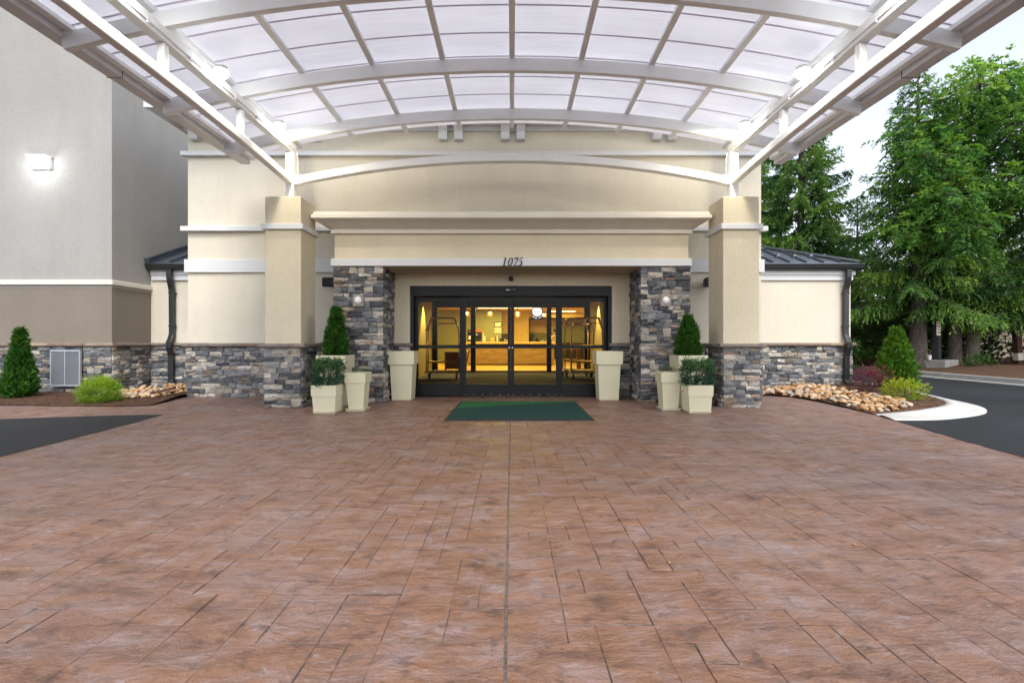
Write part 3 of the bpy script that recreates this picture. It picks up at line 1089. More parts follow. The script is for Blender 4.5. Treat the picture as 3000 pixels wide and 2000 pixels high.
# ------------------------------------------------------------------ sliding entrance doors
doors = thing('sliding_doors', (DC, YW, 0), 'black framed automatic glass sliding doors of four panels under the 1075 lintel', 'door')
mb = MB()
mb.box(DX0, DX0 + .07, YD + .05, YW + .16, 0, DZ - .002)
mb.box(DX1 - .07, DX1, YD + .05, YW + .16, 0, DZ - .002)
mb.box(DX0 + .07, DX1 - .07, YD + .03, YW + .16, DZ - .205, DZ - .002)
mb.box(DX0 + .07, DX1 - .07, YD + .06, YW + .16, -.005, .012)
pw(mb, 'door_frame', 'black_frame', doors, bevel=.005)
mb = MB(); mb.box(DC - .11, DC + .10, YD - .02, YD + .03, DZ - .115, DZ - .055)
sens = pw(mb, 'motion_sensor', 'black', doors, bevel=.01)
mb = MB(); mb.box(DC - .095, DC - .025, YD - .023, YD - .0195, DZ - .094, DZ - .070); mb.box(DC + .065, DC + .085, YD - .023, YD - .0195, DZ - .072, DZ - .062)
pw(mb, 'sensor_label', 'white', sens)
W_ = (DX1 - DX0 - .14) / 4
for k in range(4):
    x0 = DX0 + .07 + W_ * k
    x1 = x0 + W_
    yy = YW + (.015 if k in (1, 2) else .075)
    st = .068
    mb = MB()
    zt = DZ - .208
    mb.box(x0 + .001, x0 + st, yy, yy + .045, .016, zt)
    mb.box(x1 - st, x1 - .001, yy, yy + .045, .016, zt)
    mb.box(x0 + st, x1 - st, yy + .001, yy + .044, zt - .10, zt - .001)
    mb.box(x0 + st, x1 - st, yy + .001, yy + .044, .016, .262)
    mb.box(x0 + st, x1 - st, yy + .001, yy + .044, 1.005, 1.075)
    pn = pw(mb, 'door_panel', 'black_frame', doors, bevel=.004)
    mb = MB()
    for z0, z1 in ((.262, 1.005), (1.075, zt - .10)):
        mb.add([(x0 + st, yy + .02, z0), (x1 - st, yy + .02, z0), (x1 - st, yy + .02, z1), (x0 + st, yy + .02, z1)], [(0, 1, 2, 3)])
    pw(mb, 'glass_pane', 'glass', pn)
    if k in (1, 2):
        mb = MB()
        for i in range(6): mb.sphere((x0 + .05 + (x1 - x0 - .1) * i / 5, yy - .001, .045), .006, 6, 4)
        pw(mb, 'screw_row', 'steel_white', pn)
        mb = MB(); xs = x1 - .034 if k == 1 else x0 + .034
        mb.cyl((xs, yy, 1.02), .014, .014, .02, 12, 'y')
        for q in range(len(mb.v)): mb.v[q] = (mb.v[q][0], mb.v[q][1] - .02, mb.v[q][2])
        pw(mb, 'lock', 'steel_white', pn)

# ------------------------------------------------------------------ left wing
wing = thing('hotel_wing', (-13, 16, 0), 'tall taupe stucco wing of the hotel with a two-tone wall and stone base', 'building')
mb = MB(); mb.box(-26, XL, YL, 24, 2.30, 13.0)
pw(mb, 'upper_wall', 'taupe', wing)
mb = MB(); mb.box(-26, XL - .004, YL + .004, 24, -.05, 2.36)
pw(mb, 'lower_wall', 'taupe_dk', wing)
mb = MB(); mb.box(-26, XL + .05, YL - .05, 24, 2.36, 2.465)
pw(mb, 'trim_band', 'offwhite', wing, bevel=.012)
mb = MB(); mb.box(XL - .001, XL + .003, 10.93, 10.942, 2.47, 13)
pw(mb, 'wall_joint', 'taupe', wing)
mb = MB()
stone_face(mb, (-12.3, YL - .001, 0), (1, 0, 0), (0, -1, 0), 12.3 + XL, 1.04, rng)
stone_face(mb, (XL + .001, YL, 0), (0, 1, 0), (1, 0, 0), 1.12, 1.04, rng)
sb = pw(mb, 'stone_base', 'stone', wing, recalc=False)
ledges(sb, [((-12.4, YL), (XL + .085, YL), (0, -1)), ((XL, YL - .02), (XL, YR), (1, 0))], .085, 1.04, 1.118, rng)

# vent grille
vg = thing('vent_grille', (-9.49, 10.28, .2), 'light grey louvred vent grille set in the stone base', 'vent')
mb = MB()
mb.box(-9.815, -9.18, 10.270, 10.315, .20, .235); mb.box(-9.815, -9.18, 10.270, 10.315, .935, .97)
mb.box(-9.815, -9.795, 10.270, 10.315, .235, .935); mb.box(-9.20, -9.18, 10.270, 10.315, .235, .935)
mb.box(-9.505, -9.490, 10.263, 10.280, .235, .935)
pw(mb, 'frame', 'vent', vg)
mb = MB()
for i in range(34):
    z = .245 + i * .0202
    mb.loft([[(-9.795, 10.310, z + .012), (-9.795, 10.273, z), (-9.795, 10.273, z + .004), (-9.795, 10.310, z + .016)], [(-9.20, 10.310, z + .012), (-9.20, 10.273, z), (-9.20, 10.273, z + .004), (-9.20, 10.310, z + .016)]])
pw(mb, 'louvres', 'vent', vg)
mb = MB(); mb.box(-9.80, -9.19, 10.311, 10.317, .22, .95)
pw(mb, 'backing', 'black', vg)

# wall lamp on the wing
wl = thing('wall_lamp', (-10.05, YL, 4.94), 'bright boxy wall lamp glowing high on the taupe wall', 'lamp')
mb = MB()
rg_ = lambda y, a, z0, z1: [(-10.05 - a, y, z0), (-10.05 + a, y, z0), (-10.05 + a, y, z1), (-10.05 - a, y, z1)]
mb.loft([rg_(YL - .001, .20, 4.82, 5.07), rg_(YL - .06, .20, 4.82, 5.07), rg_(YL - .10, .19, 4.835, 5.06)])
mb.box(-10.27, -9.83, YL - .20, YL - .001, 5.072, 5.09)
pw(mb, 'housing', 'gutter', wl, bevel=.008)
mb = MB()
mb.loft([rg_(YL - .101, .20, 4.825, 5.065), rg_(YL - .16, .20, 4.825, 5.05), rg_(YL - .20, .16, 4.87, 5.03)])
pw(mb, 'lens', 'wallpack', wl)
def point(name, loc, power, col=(1, 1, 1), r=.05, parent=None):
    d = bpy.data.lights.new(name, 'POINT'); d.energy = power; d.color = col; d.shadow_soft_size = r
    o = bpy.data.objects.new(name, d); COL.objects.link(o); o.location = loc
    if parent is not None:
        o.parent = parent; o.location = Vector(loc) - parent.location
    return o
def spot(name, loc, d, size, blend, power, col, r, parent):
    l = bpy.data.lights.new(name, 'SPOT'); l.energy = power; l.color = col; l.shadow_soft_size = r; l.spot_size = R(size); l.spot_blend = blend
    o = bpy.data.objects.new(name, l); COL.objects.link(o); o.parent = parent; o.location = Vector(loc) - parent.location
    o.rotation_euler = Vector(d).to_track_quat('-Z', 'Y').to_euler()
point('lamp_light', (-10.05, YL - .46, 4.80), 8, (.95, 1, 1), .12, wl)

# ------------------------------------------------------------------ entrance columns
for sx, word in ((-1, 'left of'), (1, 'right of')):
    xc, yc = sx * 3.995, 8.745
    c = thing('column', (xc, yc, 0), 'square cream stucco column on a stone base %s the doors' % word, 'column', 'columns carrying the entrance canopy')
    mb = MB(); mb.box(xc - .315, xc + .315, 8.43, 9.06, 0, 3.678)
    pw(mb, 'shaft', 'cream_col', c, bevel=.012)
    mb = MB(); mb.box(xc - .365, xc + .365, 8.38, 9.11, 3.098, 3.195)
    pw(mb, 'trim_band', 'white', c, bevel=.008)
    mb = MB()
    a = .318
    stone_face(mb, (xc - a, 8.427, 0), (1, 0, 0), (0, -1, 0), 2 * a, 1.04, rng)
    stone_face(mb, (xc + a, 8.427, 0), (0, 1, 0), (1, 0, 0), 2 * a, 1.04, rng)
    stone_face(mb, (xc + a, 9.063, 0), (-1, 0, 0), (0, 1, 0), 2 * a, 1.04, rng)
    stone_face(mb, (xc - a, 9.063, 0), (0, -1, 0), (-1, 0, 0), 2 * a, 1.04, rng)
    sb = pw(mb, 'stone_base', 'stone' if sx < 0 else 'stone_warm', c, recalc=False)
    q = .315
    ledges(sb, [((xc - q - .085, 8.43), (xc + q + .085, 8.43), (0, -1)), ((xc + q, 8.38), (xc + q, 9.11), (1, 0)), ((xc - q, 9.11), (xc - q, 8.38), (-1, 0)), ((xc + q + .085, 9.06), (xc - q - .085, 9.06), (0, 1))], .085, 1.04, 1.115, rng)

# ------------------------------------------------------------------ canopy
can = thing('entrance_canopy', (0, 4.7, 3.6), 'white steel arched canopy with a translucent roof over the drive', 'canopy')
RR = 20.7
def arcz(x, apex): return apex - (RR - math.sqrt(RR * RR - x * x))
CY = 4.71
def mir(y): return 2 * CY - y
YF, YB = 9.38, mir(9.38)
ribY = [8.64, 7.11, 5.535, mir(5.535), mir(7.11), mir(8.64)]
Zr0, Zr1 = 5.108, 5.296
for sx in (-1, 1):
    X = sx * 3.995
    for y in (8.745, mir(8.745)):
        mb = MB(); mb.box(X - .073, X + .073, y - .073, y + .073, 3.66, 4.55); mb.box(X - .13, X + .13, y - .13, y + .13, 3.676, 3.70)
        pw(mb, 'post', 'steel_white', can, bevel=.008)
    mb = MB(); mb.box(X - .065, X + .065, YB + .5, 8.83, 4.55, 4.715)
    bm_ = pw(mb, 'eaves_beam', 'steel_white', can, bevel=.012)
    mb = MB()
    xi = X - sx * .078
    pts = [(xi, YB + .5, 4.605)] + [(xi, y, 4.605) for y in (3, 6, 8.5)] + [(xi, 8.80, 4.59), (xi, 8.84, 4.50), (xi, 8.845, 4.15), (xi - sx * .08, 8.85, 4.10), (xi - sx * .3, 8.85, 4.13)]
    mb.tube(pts, .008, 6)
    for y in (8.45, 7.45, 6.85, 5.9, 5.2, 4.4): mb.box(xi - .010, xi + .010, y - .012, y + .012, 4.575, 4.625)
    pw(mb, 'conduit', 'gutter', bm_)
    mb = MB()
    pts = []
    for k in range(25):
        t = -1 + 2 * k / 24
        pts.append((X, CY + t * 3.99, 4.195 - .165 * t * t))
    mb.bar(pts, .11, .125, (1, 0, 0))
    pw(mb, 'bowed_tie', 'steel_white', can, bevel=.016, seg=3)
    for y in (7.11, 5.535, mir(5.535), mir(7.11)):
        t = (y - CY) / 3.99
        mb = MB(); mb.box(X - .042, X + .042, y - .042, y + .042, 4.195 - .165 * t * t + .05, 4.552)
        pw(mb, 'strut', 'steel_white', can, bevel=.008)
    # gutter along the eaves
    mb = MB()
    g0, g1 = 5.105, 5.30
    prof = [(g0, 4.640), (g0, 4.603), (g0 + .02, 4.600), (g1 - .02, 4.600), (g1, 4.620), (g1 + .02, 4.74), (g1 + .03, 4.755), (g1 + .01, 4.76), (g1 - .015, 4.64), (g0 + .015, 4.64), (g0 + .015, 4.76), (g0, 4.76)]
    mb.loft([[(sx * x, YB, z) for x, z in prof], [(sx * x, YF + .05, z) for x, z in prof]])
    gt = pw(mb, 'gutter', 'gutter', can)
    mb = MB(); mb.box(min(sx * (g0 - .006), sx * (g1 + .006)), max(sx * (g0 - .006), sx * (g1 + .006)), 6.33, 6.336, 4.596, 4.75)
    pw(mb, 'gutter_seam', 'black', gt)
# arched tie between the two front posts (and the two behind the drive)
for y in (8.745, mir(8.745)):
    mb = MB()
    pts = []
    for k in range(33):
        t = -1 + 2 * k / 32
        pts.append((t * 3.925, y, 4.455 - .42 * t * t))
    mb.bar(pts, .14, .135, (0, 1, 0))
    ct = pw(mb, 'arched_tie', 'steel_white', can, bevel=.010)
    for sx in (-1, 1):
        mb = MB()
        p = [(sx * 3.925, y, 4.035), (sx * 3.77, y, 4.067)]
        mb.bar(p, .152, .147, (0, 1, 0))
        for zz in (4.02, 4.075): mb.sphere((sx * 3.81, y - .077, zz + .012), .009, 6, 4)
        pw(mb, 'tie_sleeve', 'steel_white', ct)
for y in ribY:
    mb = MB()
    rings = []
    n = 48
    for k in range(n + 1):
        x = -5.1 + 10.2 * k / n
        b, tp = arcz(x, Zr0), arcz(x, Zr1)
        rings.append([(x, y - .04, b), (x, y + .04, b), (x * (1.0 if abs(x) < 5 else 1.008), y + .04, tp), (x * (1.0 if abs(x) < 5 else 1.008), y - .04, tp)])
    mb.loft(rings)
    rb = pw(mb, 'rib', 'steel_white', can, bevel=.006)
for x in (0, 1.02, -1.02, 2.05, -2.05, 3.08, -3.08, 4.10, -4.10, 5.04, -5.04):
    zc = arcz(x, Zr1) + .036
    sl = -x / math.sqrt(RR * RR - x * x)
    mb = MB()
    mb.bar([(x, YB + .02, zc), (x, YF + .02, zc)], .08, .07, (1, 0, sl))
    pw(mb, 'purlin', 'steel_white', can, bevel=.005)
mb = MB()
rings = []
for k in range(61):
    x = -5.16 + 10.32 * k / 60
    z = arcz(x, Zr1 + .074)
    rings.append([(x, YB, z), (x, YF - .02, z), (x, YF - .02, z + .016), (x, YB, z + .016)])
mb.loft(rings)
sh = pw(mb, 'roof_sheet', 'sheet', can, smooth=False)
mb = MB()
y = 8.80
while y > YB + .1:
    rings = []
    for k in range(41):
        x = -5.14 + 10.28 * k / 40
        z = arcz(x, Zr1 + .0705)
        rings.append([(x, y - .013, z), (x, y + .013, z), (x, y + .013, z + .003), (x, y - .013, z + .003)])
    mb.loft(rings)
    y -= .5475
pw(mb, 'joint_shadows', 'joint', sh)  # strips below the sheet carry the painted shadow of the joints on top

# floodlights on the eaves beams
for sx in (-1, 1):
    for y, w in ((7.90, 'nearest the wall'), (6.33, 'midway along'), (4.76, 'nearest the drive'),):
        X = sx * 3.80
        f = thing('floodlight', (X, y, 4.66), 'lit round floodlight on the %s canopy beam, %s' % ('left' if sx < 0 else 'right', w), 'light', 'floodlights under the canopy')
        mb = MB()
        mb.cyl((X, y, 4.69), .085, .07, .05, 16)
        mb.tube([(X + sx * .14, y, 4.63), (X + sx * .07, y, 4.65), (X, y, 4.69)], .012, 6)
        pw(mb, 'housing', 'gutter', f, smooth=False)
        mb = MB(); mb.sphere((X, y, 4.665), .082, 16, 10, (1, 1, .85))
        pw(mb, 'lens', 'lamp_on', f, smooth=True)
        if y > 7.5:
            spot('lamp_light', (X - sx * .02, y + .06, 4.60), (-sx * .02, .50, -.86), 176, .15, 46, (1, .88, .66), .05, f)
        else:
            spot('lamp_light', (X - sx * .02, y, 4.58), (-sx * .20, .0, -1), 172, .25, 38, (1, .90, .70), .05, f)

# ------------------------------------------------------------------ lobby seen through the doors
M['olive'] = plain('olive_wall', (.24, .245, .12), .8)
M['straw'] = plain('straw_wall', (.52, .39, .13), .8)
M['ceil'] = plain('lobby_ceiling', (.66, .48, .20), .8)
M['floor_tile'] = plain('lobby_floor', (.56, .34, .10), .25, nscale=6)
M['carpet'] = plain('vestibule_carpet', (.017, .015, .017), .95, var=.4, nscale=60)
M['dark_wood'] = plain('dark_header', (.010, .008, .006), .8)
M['counter_top'] = plain('counter_top', (.50, .35, .13), .3)
M['bulb'] = emitter('filament_bulb', (1, .55, .14), 9)
M['panel_on'] = emitter('ceiling_panel', (1, .72, .28), 4)
M['sign_on'] = emitter('lit_sign_face', (1, .98, .93), .95)
M['paper'] = plain('paper', (.74, .70, .60), .7)
M['cup'] = plain('white_paper_cup', (.75, .74, .71), .6)
M['orange'] = plain('orange_boxes', (.55, .16, .04), .6)
M['blind'] = plain('beige_blind', (.50, .38, .20), .8)
M['amber'] = NT('amber_glass').m
_t = NT('amber_glass_shell'); _t.t.nodes.remove(_t.b)
_a = _t.n('BsdfTransparent'); _a.inputs[0].default_value = (1, .86, .60, 1)
_b = _t.n('BsdfGlossy'); _b.inputs['Roughness'].default_value = .05
_m = _t.n('MixShader'); _m.inputs[0].default_value = .08
_t.l(_a.outputs[0], _m.inputs[1]); _t.l(_b.outputs[0], _m.inputs[2]); _t.l(_m.outputs[0], _t.out.inputs[0])
M['amber'] = _t.m

lob = thing('lobby_interior', (0, 18, 0), 'yellow-lit hotel lobby and vestibule behind the glass doors', 'room')
mb = MB(); mb.add([(-2.97, YW + .16, .002), (2.9, YW + .16, .002), (2.9, 18.1, .002), (-2.97, 18.1, .002)], [(0, 1, 2, 3)])
pw(mb, 'vestibule_floor', 'carpet', lob)
mb = MB(); mb.add([(-6.4, 18.1, 0), (4.9, 18.1, 0), (4.9, 32, 0), (-6.4, 32, 0)], [(0, 1, 2, 3)])
pw(mb, 'lobby_floor', 'floor_tile', lob)
mb = MB(); mb.box(-3.1, -2.97, YW + .23, 18.05, 0, 2.8)
pw(mb, 'vestibule_wall', 'straw', lob)
mb = MB(); mb.box(2.9, 3.03, YW + .23, 18.05, 0, 2.8)
pw(mb, 'vestibule_wall', 'straw', lob)
mb = MB(); mb.box(-3.1, 3.03, YW + .23, 18.05, 2.8, 2.9)
pw(mb, 'vestibule_ceiling', 'dark_wood', lob)
mb = MB(); mb.box(-6.4, 4.9, 18.3, 32, 2.92, 3.0)
pw(mb, 'lobby_ceiling', 'ceil', lob)
mb = MB(); mb.box(-6.4, -2.8, 18.06, 18.28, 0, 2.92); mb.box(2.71, 4.9, 18.06, 18.28, 0, 2.92); mb.box(-2.8, 2.71, 18.06, 18.28, 2.42, 2.92)
pw(mb, 'inner_wall', 'dark_wood', lob)
for x in (-1.456, 1.387):
    mb = MB(); mb.box(x - .09, x + .09, 18.08, 18.2, .05, 2.42)
    pw(mb, 'inner_door_stile', 'black_frame', lob, bevel=.005)
mb = MB(); mb.box(-2.8, 2.71, 18.08, 18.2, .0, .05)
pw(mb, 'inner_sill', 'dark_wood', lob)
mb = MB(); mb.box(-6.5, -6.4, 18.3, 32, 0, 3.0); mb2 = MB(); mb2.box(4.9, 5.0, 18.3, 32, 0, 3.0)
pw(mb, 'lobby_wall', 'olive', lob); pw(mb2, 'lobby_wall', 'straw', lob)
mb = MB(); mb.box(-4.2, -.56, 27.0, 27.15, 0, 2.92)
pw(mb, 'back_wall', 'olive', lob)
mb = MB(); mb.box(-5.2, -4.2, 25.2, 25.35, 0, 2.92)
pw(mb, 'back_wall', 'straw', lob)
mb = MB(); mb.box(-.56, .98, 28.2, 28.35, 0, 2.92)
pw(mb, 'back_wall', 'straw', lob)
mb = MB(); mb.box(-6.4, 4.9, 31.9, 32.0, 0, 3.0)
pw(mb, 'rear_wall', 'olive', lob)
mb = MB(); mb.box(.98, 4.9, 29.6, 30.0, 2.62, 2.92)
pw(mb, 'bulkhead', 'straw', lob)
mb = MB(); mb.box(1.2, 3.2, 31.78, 31.88, 1.70, 2.58)
pw(mb, 'window_blind', 'blind', lob)
mb = MB(); mb.box(1.05, 4.6, 31.2, 31.85, 0, 1.0); mb.box(1.03, 4.62, 31.17, 31.87, 1.0, 1.05)
pw(mb, 'back_counter', 'dark_wood', lob)
for i, (x, y, sx_, sy_, e) in enumerate(((-1.2, 21.2, 2.6, .6, 210), (1.6, 21.2, 2.0, .6, 170), (-.2, 25.4, 3.2, .5, 190), (2.9, 28.4, 1.6, .6, 150), (-4.0, 22.5, .6, 2.0, 120))):  # added ceiling panels supply the lobby light; most stay out of view
    mb = MB(); mb.box(x - sx_ / 2, x + sx_ / 2, y - sy_ / 2, y + sy_ / 2, 2.905, 2.919)
    pn = pw(mb, 'ceiling_fill_light', 'panel_on', lob)
    d = bpy.data.lights.new('panel_fill', 'AREA'); d.shape = 'RECTANGLE'; d.size = sx_; d.size_y = sy_; d.energy = e * .70; d.color = (1, .76, .20)
    o = bpy.data.objects.new('panel_fill', d); COL.objects.link(o); o.location = (x, y, 2.895); o.parent = lob; o.location -= lob.location
for x in (-2.72, 2.66):
    d = bpy.data.lights.new('spot_light', 'SPOT'); d.energy = 330; d.spot_size = R(62); d.spot_blend = .5; d.shadow_soft_size = .03; d.color = (1, .76, .28)
    o = bpy.data.objects.new('spot_light', d); COL.objects.link(o); o.location = Vector((x, 16.2, 2.74)) - lob.location; o.parent = lob
    mb = MB(); mb.cyl((x, 16.2, 2.755), .06, .06, .05, 12)
    pw(mb, 'downlight', 'panel_on', lob)

# reception desk
desk = thing('reception_desk', (-.07, 23.7, 0), 'long oak reception desk with a pale counter top inside the lobby', 'desk')
mb = MB()
for k in range(6): mb.box(-2.19, 2.05, 23.5, 24.2, .06 + k * .135, .06 + k * .135 + .131)
pw(mb, 'front', 'wood', desk, bevel=.004)
mb = MB(); mb.box(-2.12, 1.98, 23.56, 24.15, 0, .06); mb.box(-2.16, 2.02, 23.53, 24.18, .87, 1.03)
pw(mb, 'recess', 'dark_wood', desk)
mb = MB(); mb.box(-2.26, 2.12, 23.40, 24.3, 1.03, 1.14)
pw(mb, 'counter_top', 'counter_top', desk, bevel=.006)

def simple(name, label, cat, loc, parts, group=None):
    t = thing(name, loc, label, cat, group)
    for (pn, f, m, kw) in parts:
        mb = MB(); f(mb); mb.build(pn, m, t, **kw)
    return t
ct_z = 1.14
simple('coffee_machine', 'tall dark coffee brewer at the left end of the lit counter', 'coffee machine', (-2.08, 23.85, ct_z), [
    ('body', lambda b: (b.box(-.12, .12, -.12, .12, 0, .10), b.box(-.12, .12, .02, .12, .10, .55), b.box(-.12, .12, -.12, .12, .40, .60)), 'black', dict(bevel=.01)),
    ('jug', lambda b: b.cyl((0, -.04, .11), .075, .05, .18, 14), 'steel_white', {}),
    ('dial', lambda b: b.cyl((0, -.135, .50), .03, .03, .02, 10, 'y'), 'brass', {})])
simple('espresso_machine', 'wide black machine with a small lit screen beside the cups', 'coffee machine', (-1.66, 23.85, ct_z), [
    ('body', lambda b: (b.box(-.16, .16, -.14, .16, 0, .06), b.box(-.16, .16, .0, .16, .06, .47), b.box(-.16, .16, -.14, .16, .26, .47)), 'black', dict(bevel=.01)),
    ('screen', lambda b: b.box(-.10, -.04, -.145, -.139, .33, .37), 'sign_on', {}),
    ('cup_boxes', lambda b: [b.box(-.15 + i * .078, -.08 + i * .078, -.1, .1, .472, .60) for i in range(4)], 'orange', {})])
for i, (x, h) in enumerate(((-1.42, .46), (-1.33, .30))):
    simple('cup_stack', ('taller' if i == 0 else 'shorter') + ' stack of paper cups on the counter by the machine', 'cups', (x, 23.82, ct_z), [
        ('cups', lambda b, h=h: [b.cyl((0, 0, k * .045), .034, .042, .05, 12) for k in range(int(h / .045))], 'cup', {})], 'paper cup stacks')
simple('card_box', 'small straw coloured box standing on the counter', 'box', (-.97, 23.8, ct_z), [
    ('box', lambda b: b.box(-.085, .085, -.06, .06, 0, .15), 'straw', dict(bevel=.004)), ('lid', lambda b: b.box(-.09, .09, -.065, .065, .152, .18), 'paper', dict(bevel=.004))])
simple('brochure_rack', 'narrow dark rack of brochures on the counter under the notices', 'rack', (-.72, 23.8, ct_z), [
    ('rack', lambda b: (b.box(-.09, -.05, -.04, .05, 0, .26), b.box(.05, .09, -.04, .05, 0, .26), b.box(-.05, .05, .03, .05, 0, .22)), 'black', {}), ('brochures', lambda b: [b.box(-.045, .045, -.03 + k * .015, -.025 + k * .015, .0, .24 + k * .015) for k in range(4)], 'paper', {})])
simple('computer_terminal', 'black computer monitor and till at the middle of the counter', 'computer', (-.30, 23.85, ct_z), [
    ('monitor', lambda b: (b.box(-.22, .16, .0, .03, .12, .40), b.box(-.06, .0, -.02, .06, 0, .14)), 'black', dict(bevel=.006)), ('till', lambda b: b.box(-.30, .02, -.16, -.03, 0, .17), 'black', dict(bevel=.008)), ('receipt', lambda b: b.box(-.08, -.02, -.165, -.161, .05, .12), 'paper', {})])
simple('framed_certificate', 'dark framed certificate, the upper of two on the olive wall', 'picture', (-.79, 26.99, 1.95), [
    ('frame', lambda b: (b.box(-.19, .19, -.03, 0, 0, .03), b.box(-.19, .19, -.03, 0, .26, .29), b.box(-.19, -.16, -.03, 0, .03, .26), b.box(.16, .19, -.03, 0, .03, .26)), 'dark_wood', {}), ('sheet', lambda b: b.box(-.16, .16, -.015, -.008, .03, .26), 'paper', {}), ('seal', lambda b: b.cyl((-.08, -.018, .17), .022, .022, .003, 10, 'y'), 'orange', {})])
ns = simple('no_smoking_notice', 'pale no smoking notice below the framed certificate', 'notice', (-.79, 26.99, 1.64), [
    ('card', lambda b: b.box(-.18, .18, -.02, -.008, 0, .27), 'paper', {}),
    ('symbol', lambda b: (b.tube([(-.09 + .06 * math.cos(R(a)), -.024, .14 + .06 * math.sin(R(a))) for a in range(0, 361, 24)], .009, 6), b.tube([(-.13, -.024, .18), (-.05, -.024, .10)], .009, 6)), 'black', {}),
    ('print_lines', lambda b: [b.box(.02, .15, -.023, -.0205, .06 + k * .045, .075 + k * .045) for k in range(4)], 'black', {})])

# round hanging sign
sg = thing('round_sign', (1.02, 19.6, 2.0), 'round white lit sign with a black banner reading ORDER HERE', 'sign')
sx0, sy0, sz0 = 1.02, 19.6, 2.36
mb = MB(); mb.cyl((sx0, sy0, sz0), .225, .225, .04, 40, 'y')
pw(mb, 'rim', 'black', sg)
mb = MB(); mb.cyl((sx0, sy0 - .006, sz0), .195, .195, .008, 40, 'y')
pw(mb, 'face', 'sign_on', sg)
mb = MB()
r0, r1 = .215, .325
ringsb = []
for k in range(19):
    a = R(-140 + 100 * k / 18)
    ringsb.append([(sx0 + r * math.cos(a), y, sz0 + r * math.sin(a)) for r, y in ((r0, sy0 - .012), (r1, sy0 - .012), (r1, sy0 + .01), (r0, sy0 + .01))])
mb.loft(ringsb)
pw(mb, 'banner', 'black', sg)
text_part('lettering', 'HOST', .115, (sx0 - sg.location.x, sy0 - .009 - sg.location.y, sz0 - .015 - sg.location.z), 'black', sg)
for i, ch in enumerate('ORDER HERE'):
    if ch == ' ': continue
    a = R(-132 + 84 * i / 9)
    r = .27
    o = text_part('banner_letter', ch, .075, (sx0 + r * math.cos(a) - sg.location.x, sy0 - .0145 - sg.location.y, sz0 + r * math.sin(a) - sg.location.z), 'sign_on', sg, rot=(R(90), -(a + R(90)), 0))
mb = MB()
for q in (-.15, .15): mb.tube([(sx0 + q, sy0 + .01, sz0 + .16), (sx0 + q, sy0 + .01, 2.92)], .004, 5)
pw(mb, 'hanger', 'black', sg)

# pendants
PN = [(-2.09, 22.5, 'leftmost of the three over the counter', 1), (-1.02, 22.5, 'middle one of the three over the counter', 1), (.26, 22.5, 'rightmost of the three over the counter', 1), (.33, 27.4, 'small one low behind the right counter pendant', .7), (.55, 21.2, '', 0), (.62, 26.0, 'left of the amber pair right of the round sign', .85), (.80, 27.0, 'right of the amber pair right of the round sign', .85)]
for x, y, w, k in PN:
    if not k: continue
    if y > 25.5:
        x = {.33: .72, .62: .56 + .9, .80: .80 + 1.05}[x]
        zc = 1.15 + (1000 - (924 if k == .7 else 922)) * y / 1416.7
        if k == .7: x = (1517 - 1500) * y / 1416.7
        else: x = ((1591 if x < 1.6 else 1596) - 1500) * y / 1416.7
    else:
        zc = 2.45
    p = thing('pendant_lamp', (x, y, zc), 'caged amber pendant bulb, ' + w, 'lamp', 'pendant lamps in the lobby')
    mb = MB(); mb.sphere((0, 0, 0), .045 * k, 10, 8, (1, 1, 1.9)); mb.build('bulb', 'bulb', p, smooth=True)
    mb = MB(); mb.cyl((0, 0, .10 * k), .035 * k, .03 * k, .10 * k, 10); mb.tube([(0, 0, .19 * k), (0, 0, 2.92 - zc)], .006, 5); mb.build('cord', 'dark_wood', p)
    mb = MB()
    for q in range(6):
        a = math.pi * q / 6
        mb.tube([(.125 * k * math.cos(t) * math.cos(a), .125 * k * math.cos(t) * math.sin(a), -.02 * k + .13 * k * math.sin(t)) for t in [R(v) for v in range(-90, 271, 20)]], .003, 4)
    mb.build('cage', 'brass', p)

# luggage carts
def luggage_cart(loc, rz, label):
    t = thing('luggage_cart', loc, label, 'luggage cart', 'brass luggage carts in the vestibule', rz)
    a, b = .52, .29
    mb = MB(); mb.box(-a, a, -b, b, .20, .245); mb.build('deck', 'carpet', t)
    mb = MB()
    loop = [(-a, -b), (a, -b), (a, b), (-a, b), (-a, -b)]
    for p, q in zip(loop[:-1], loop[1:]): mb.tube([(*p, .22), (*q, .22)], .026, 8)
    mb.build('bumper', 'brass', t)
    for sx in (-1, 1):
        for sy in (-1, 1):
            mb = MB(); mb.tube([(sx * a * .93, sy * b * .9, .24), (sx * a * .93, sy * b * .9, 1.46)], .020, 8); mb.sphere((sx * a * .93, sy * b * .9, 1.49), .034, 10, 8); mb.tube([(sx * a * .93, sy * b * .9, 1.50), (sx * a * .66, sy * b * .62, 1.86)], .020, 8); mb.sphere((sx * a * .66, sy * b * .62, 1.865), .028, 10, 8)
            mb.build('upright', 'brass', t, smooth=True)
            mb = MB(); mb.cyl((sx * a * .8 - .02, sy * b * .75, .095), .095, .095, .04, 16, 'x'); mb.build('wheel', 'rubber', t)
    for z in (.52, 1.02):
        mb = MB()
        for sy in (-1, 1): mb.tube([(-a * .93, sy * b * .9, z), (a * .93, sy * b * .9, z)], .016, 8)
        mb.build('side_rail', 'brass', t)
    mb = MB()
    for sy in (-1, 1): mb.tube([(-a * .66, sy * b * .62, 1.865), (a * .66, sy * b * .62, 1.865)], .018, 8)
    for sx in (-1, 1): mb.tube([(sx * a * .66, -b * .62, 1.865), (sx * a * .66, b * .62, 1.865)], .018, 8)
    mb.tube([(-a * .8, 0, 1.70), (a * .8, 0, 1.70)], .016, 8)
    mb.build('top_rail', 'brass', t)
    return t
c0 = luggage_cart((-2.12, 14.9, .003), R(4), 'brass luggage cart standing behind the left glass panel')
dup(c0, (2.30, 14.8, .003), R(-6), 'front one of two brass luggage carts behind the right glass panel')
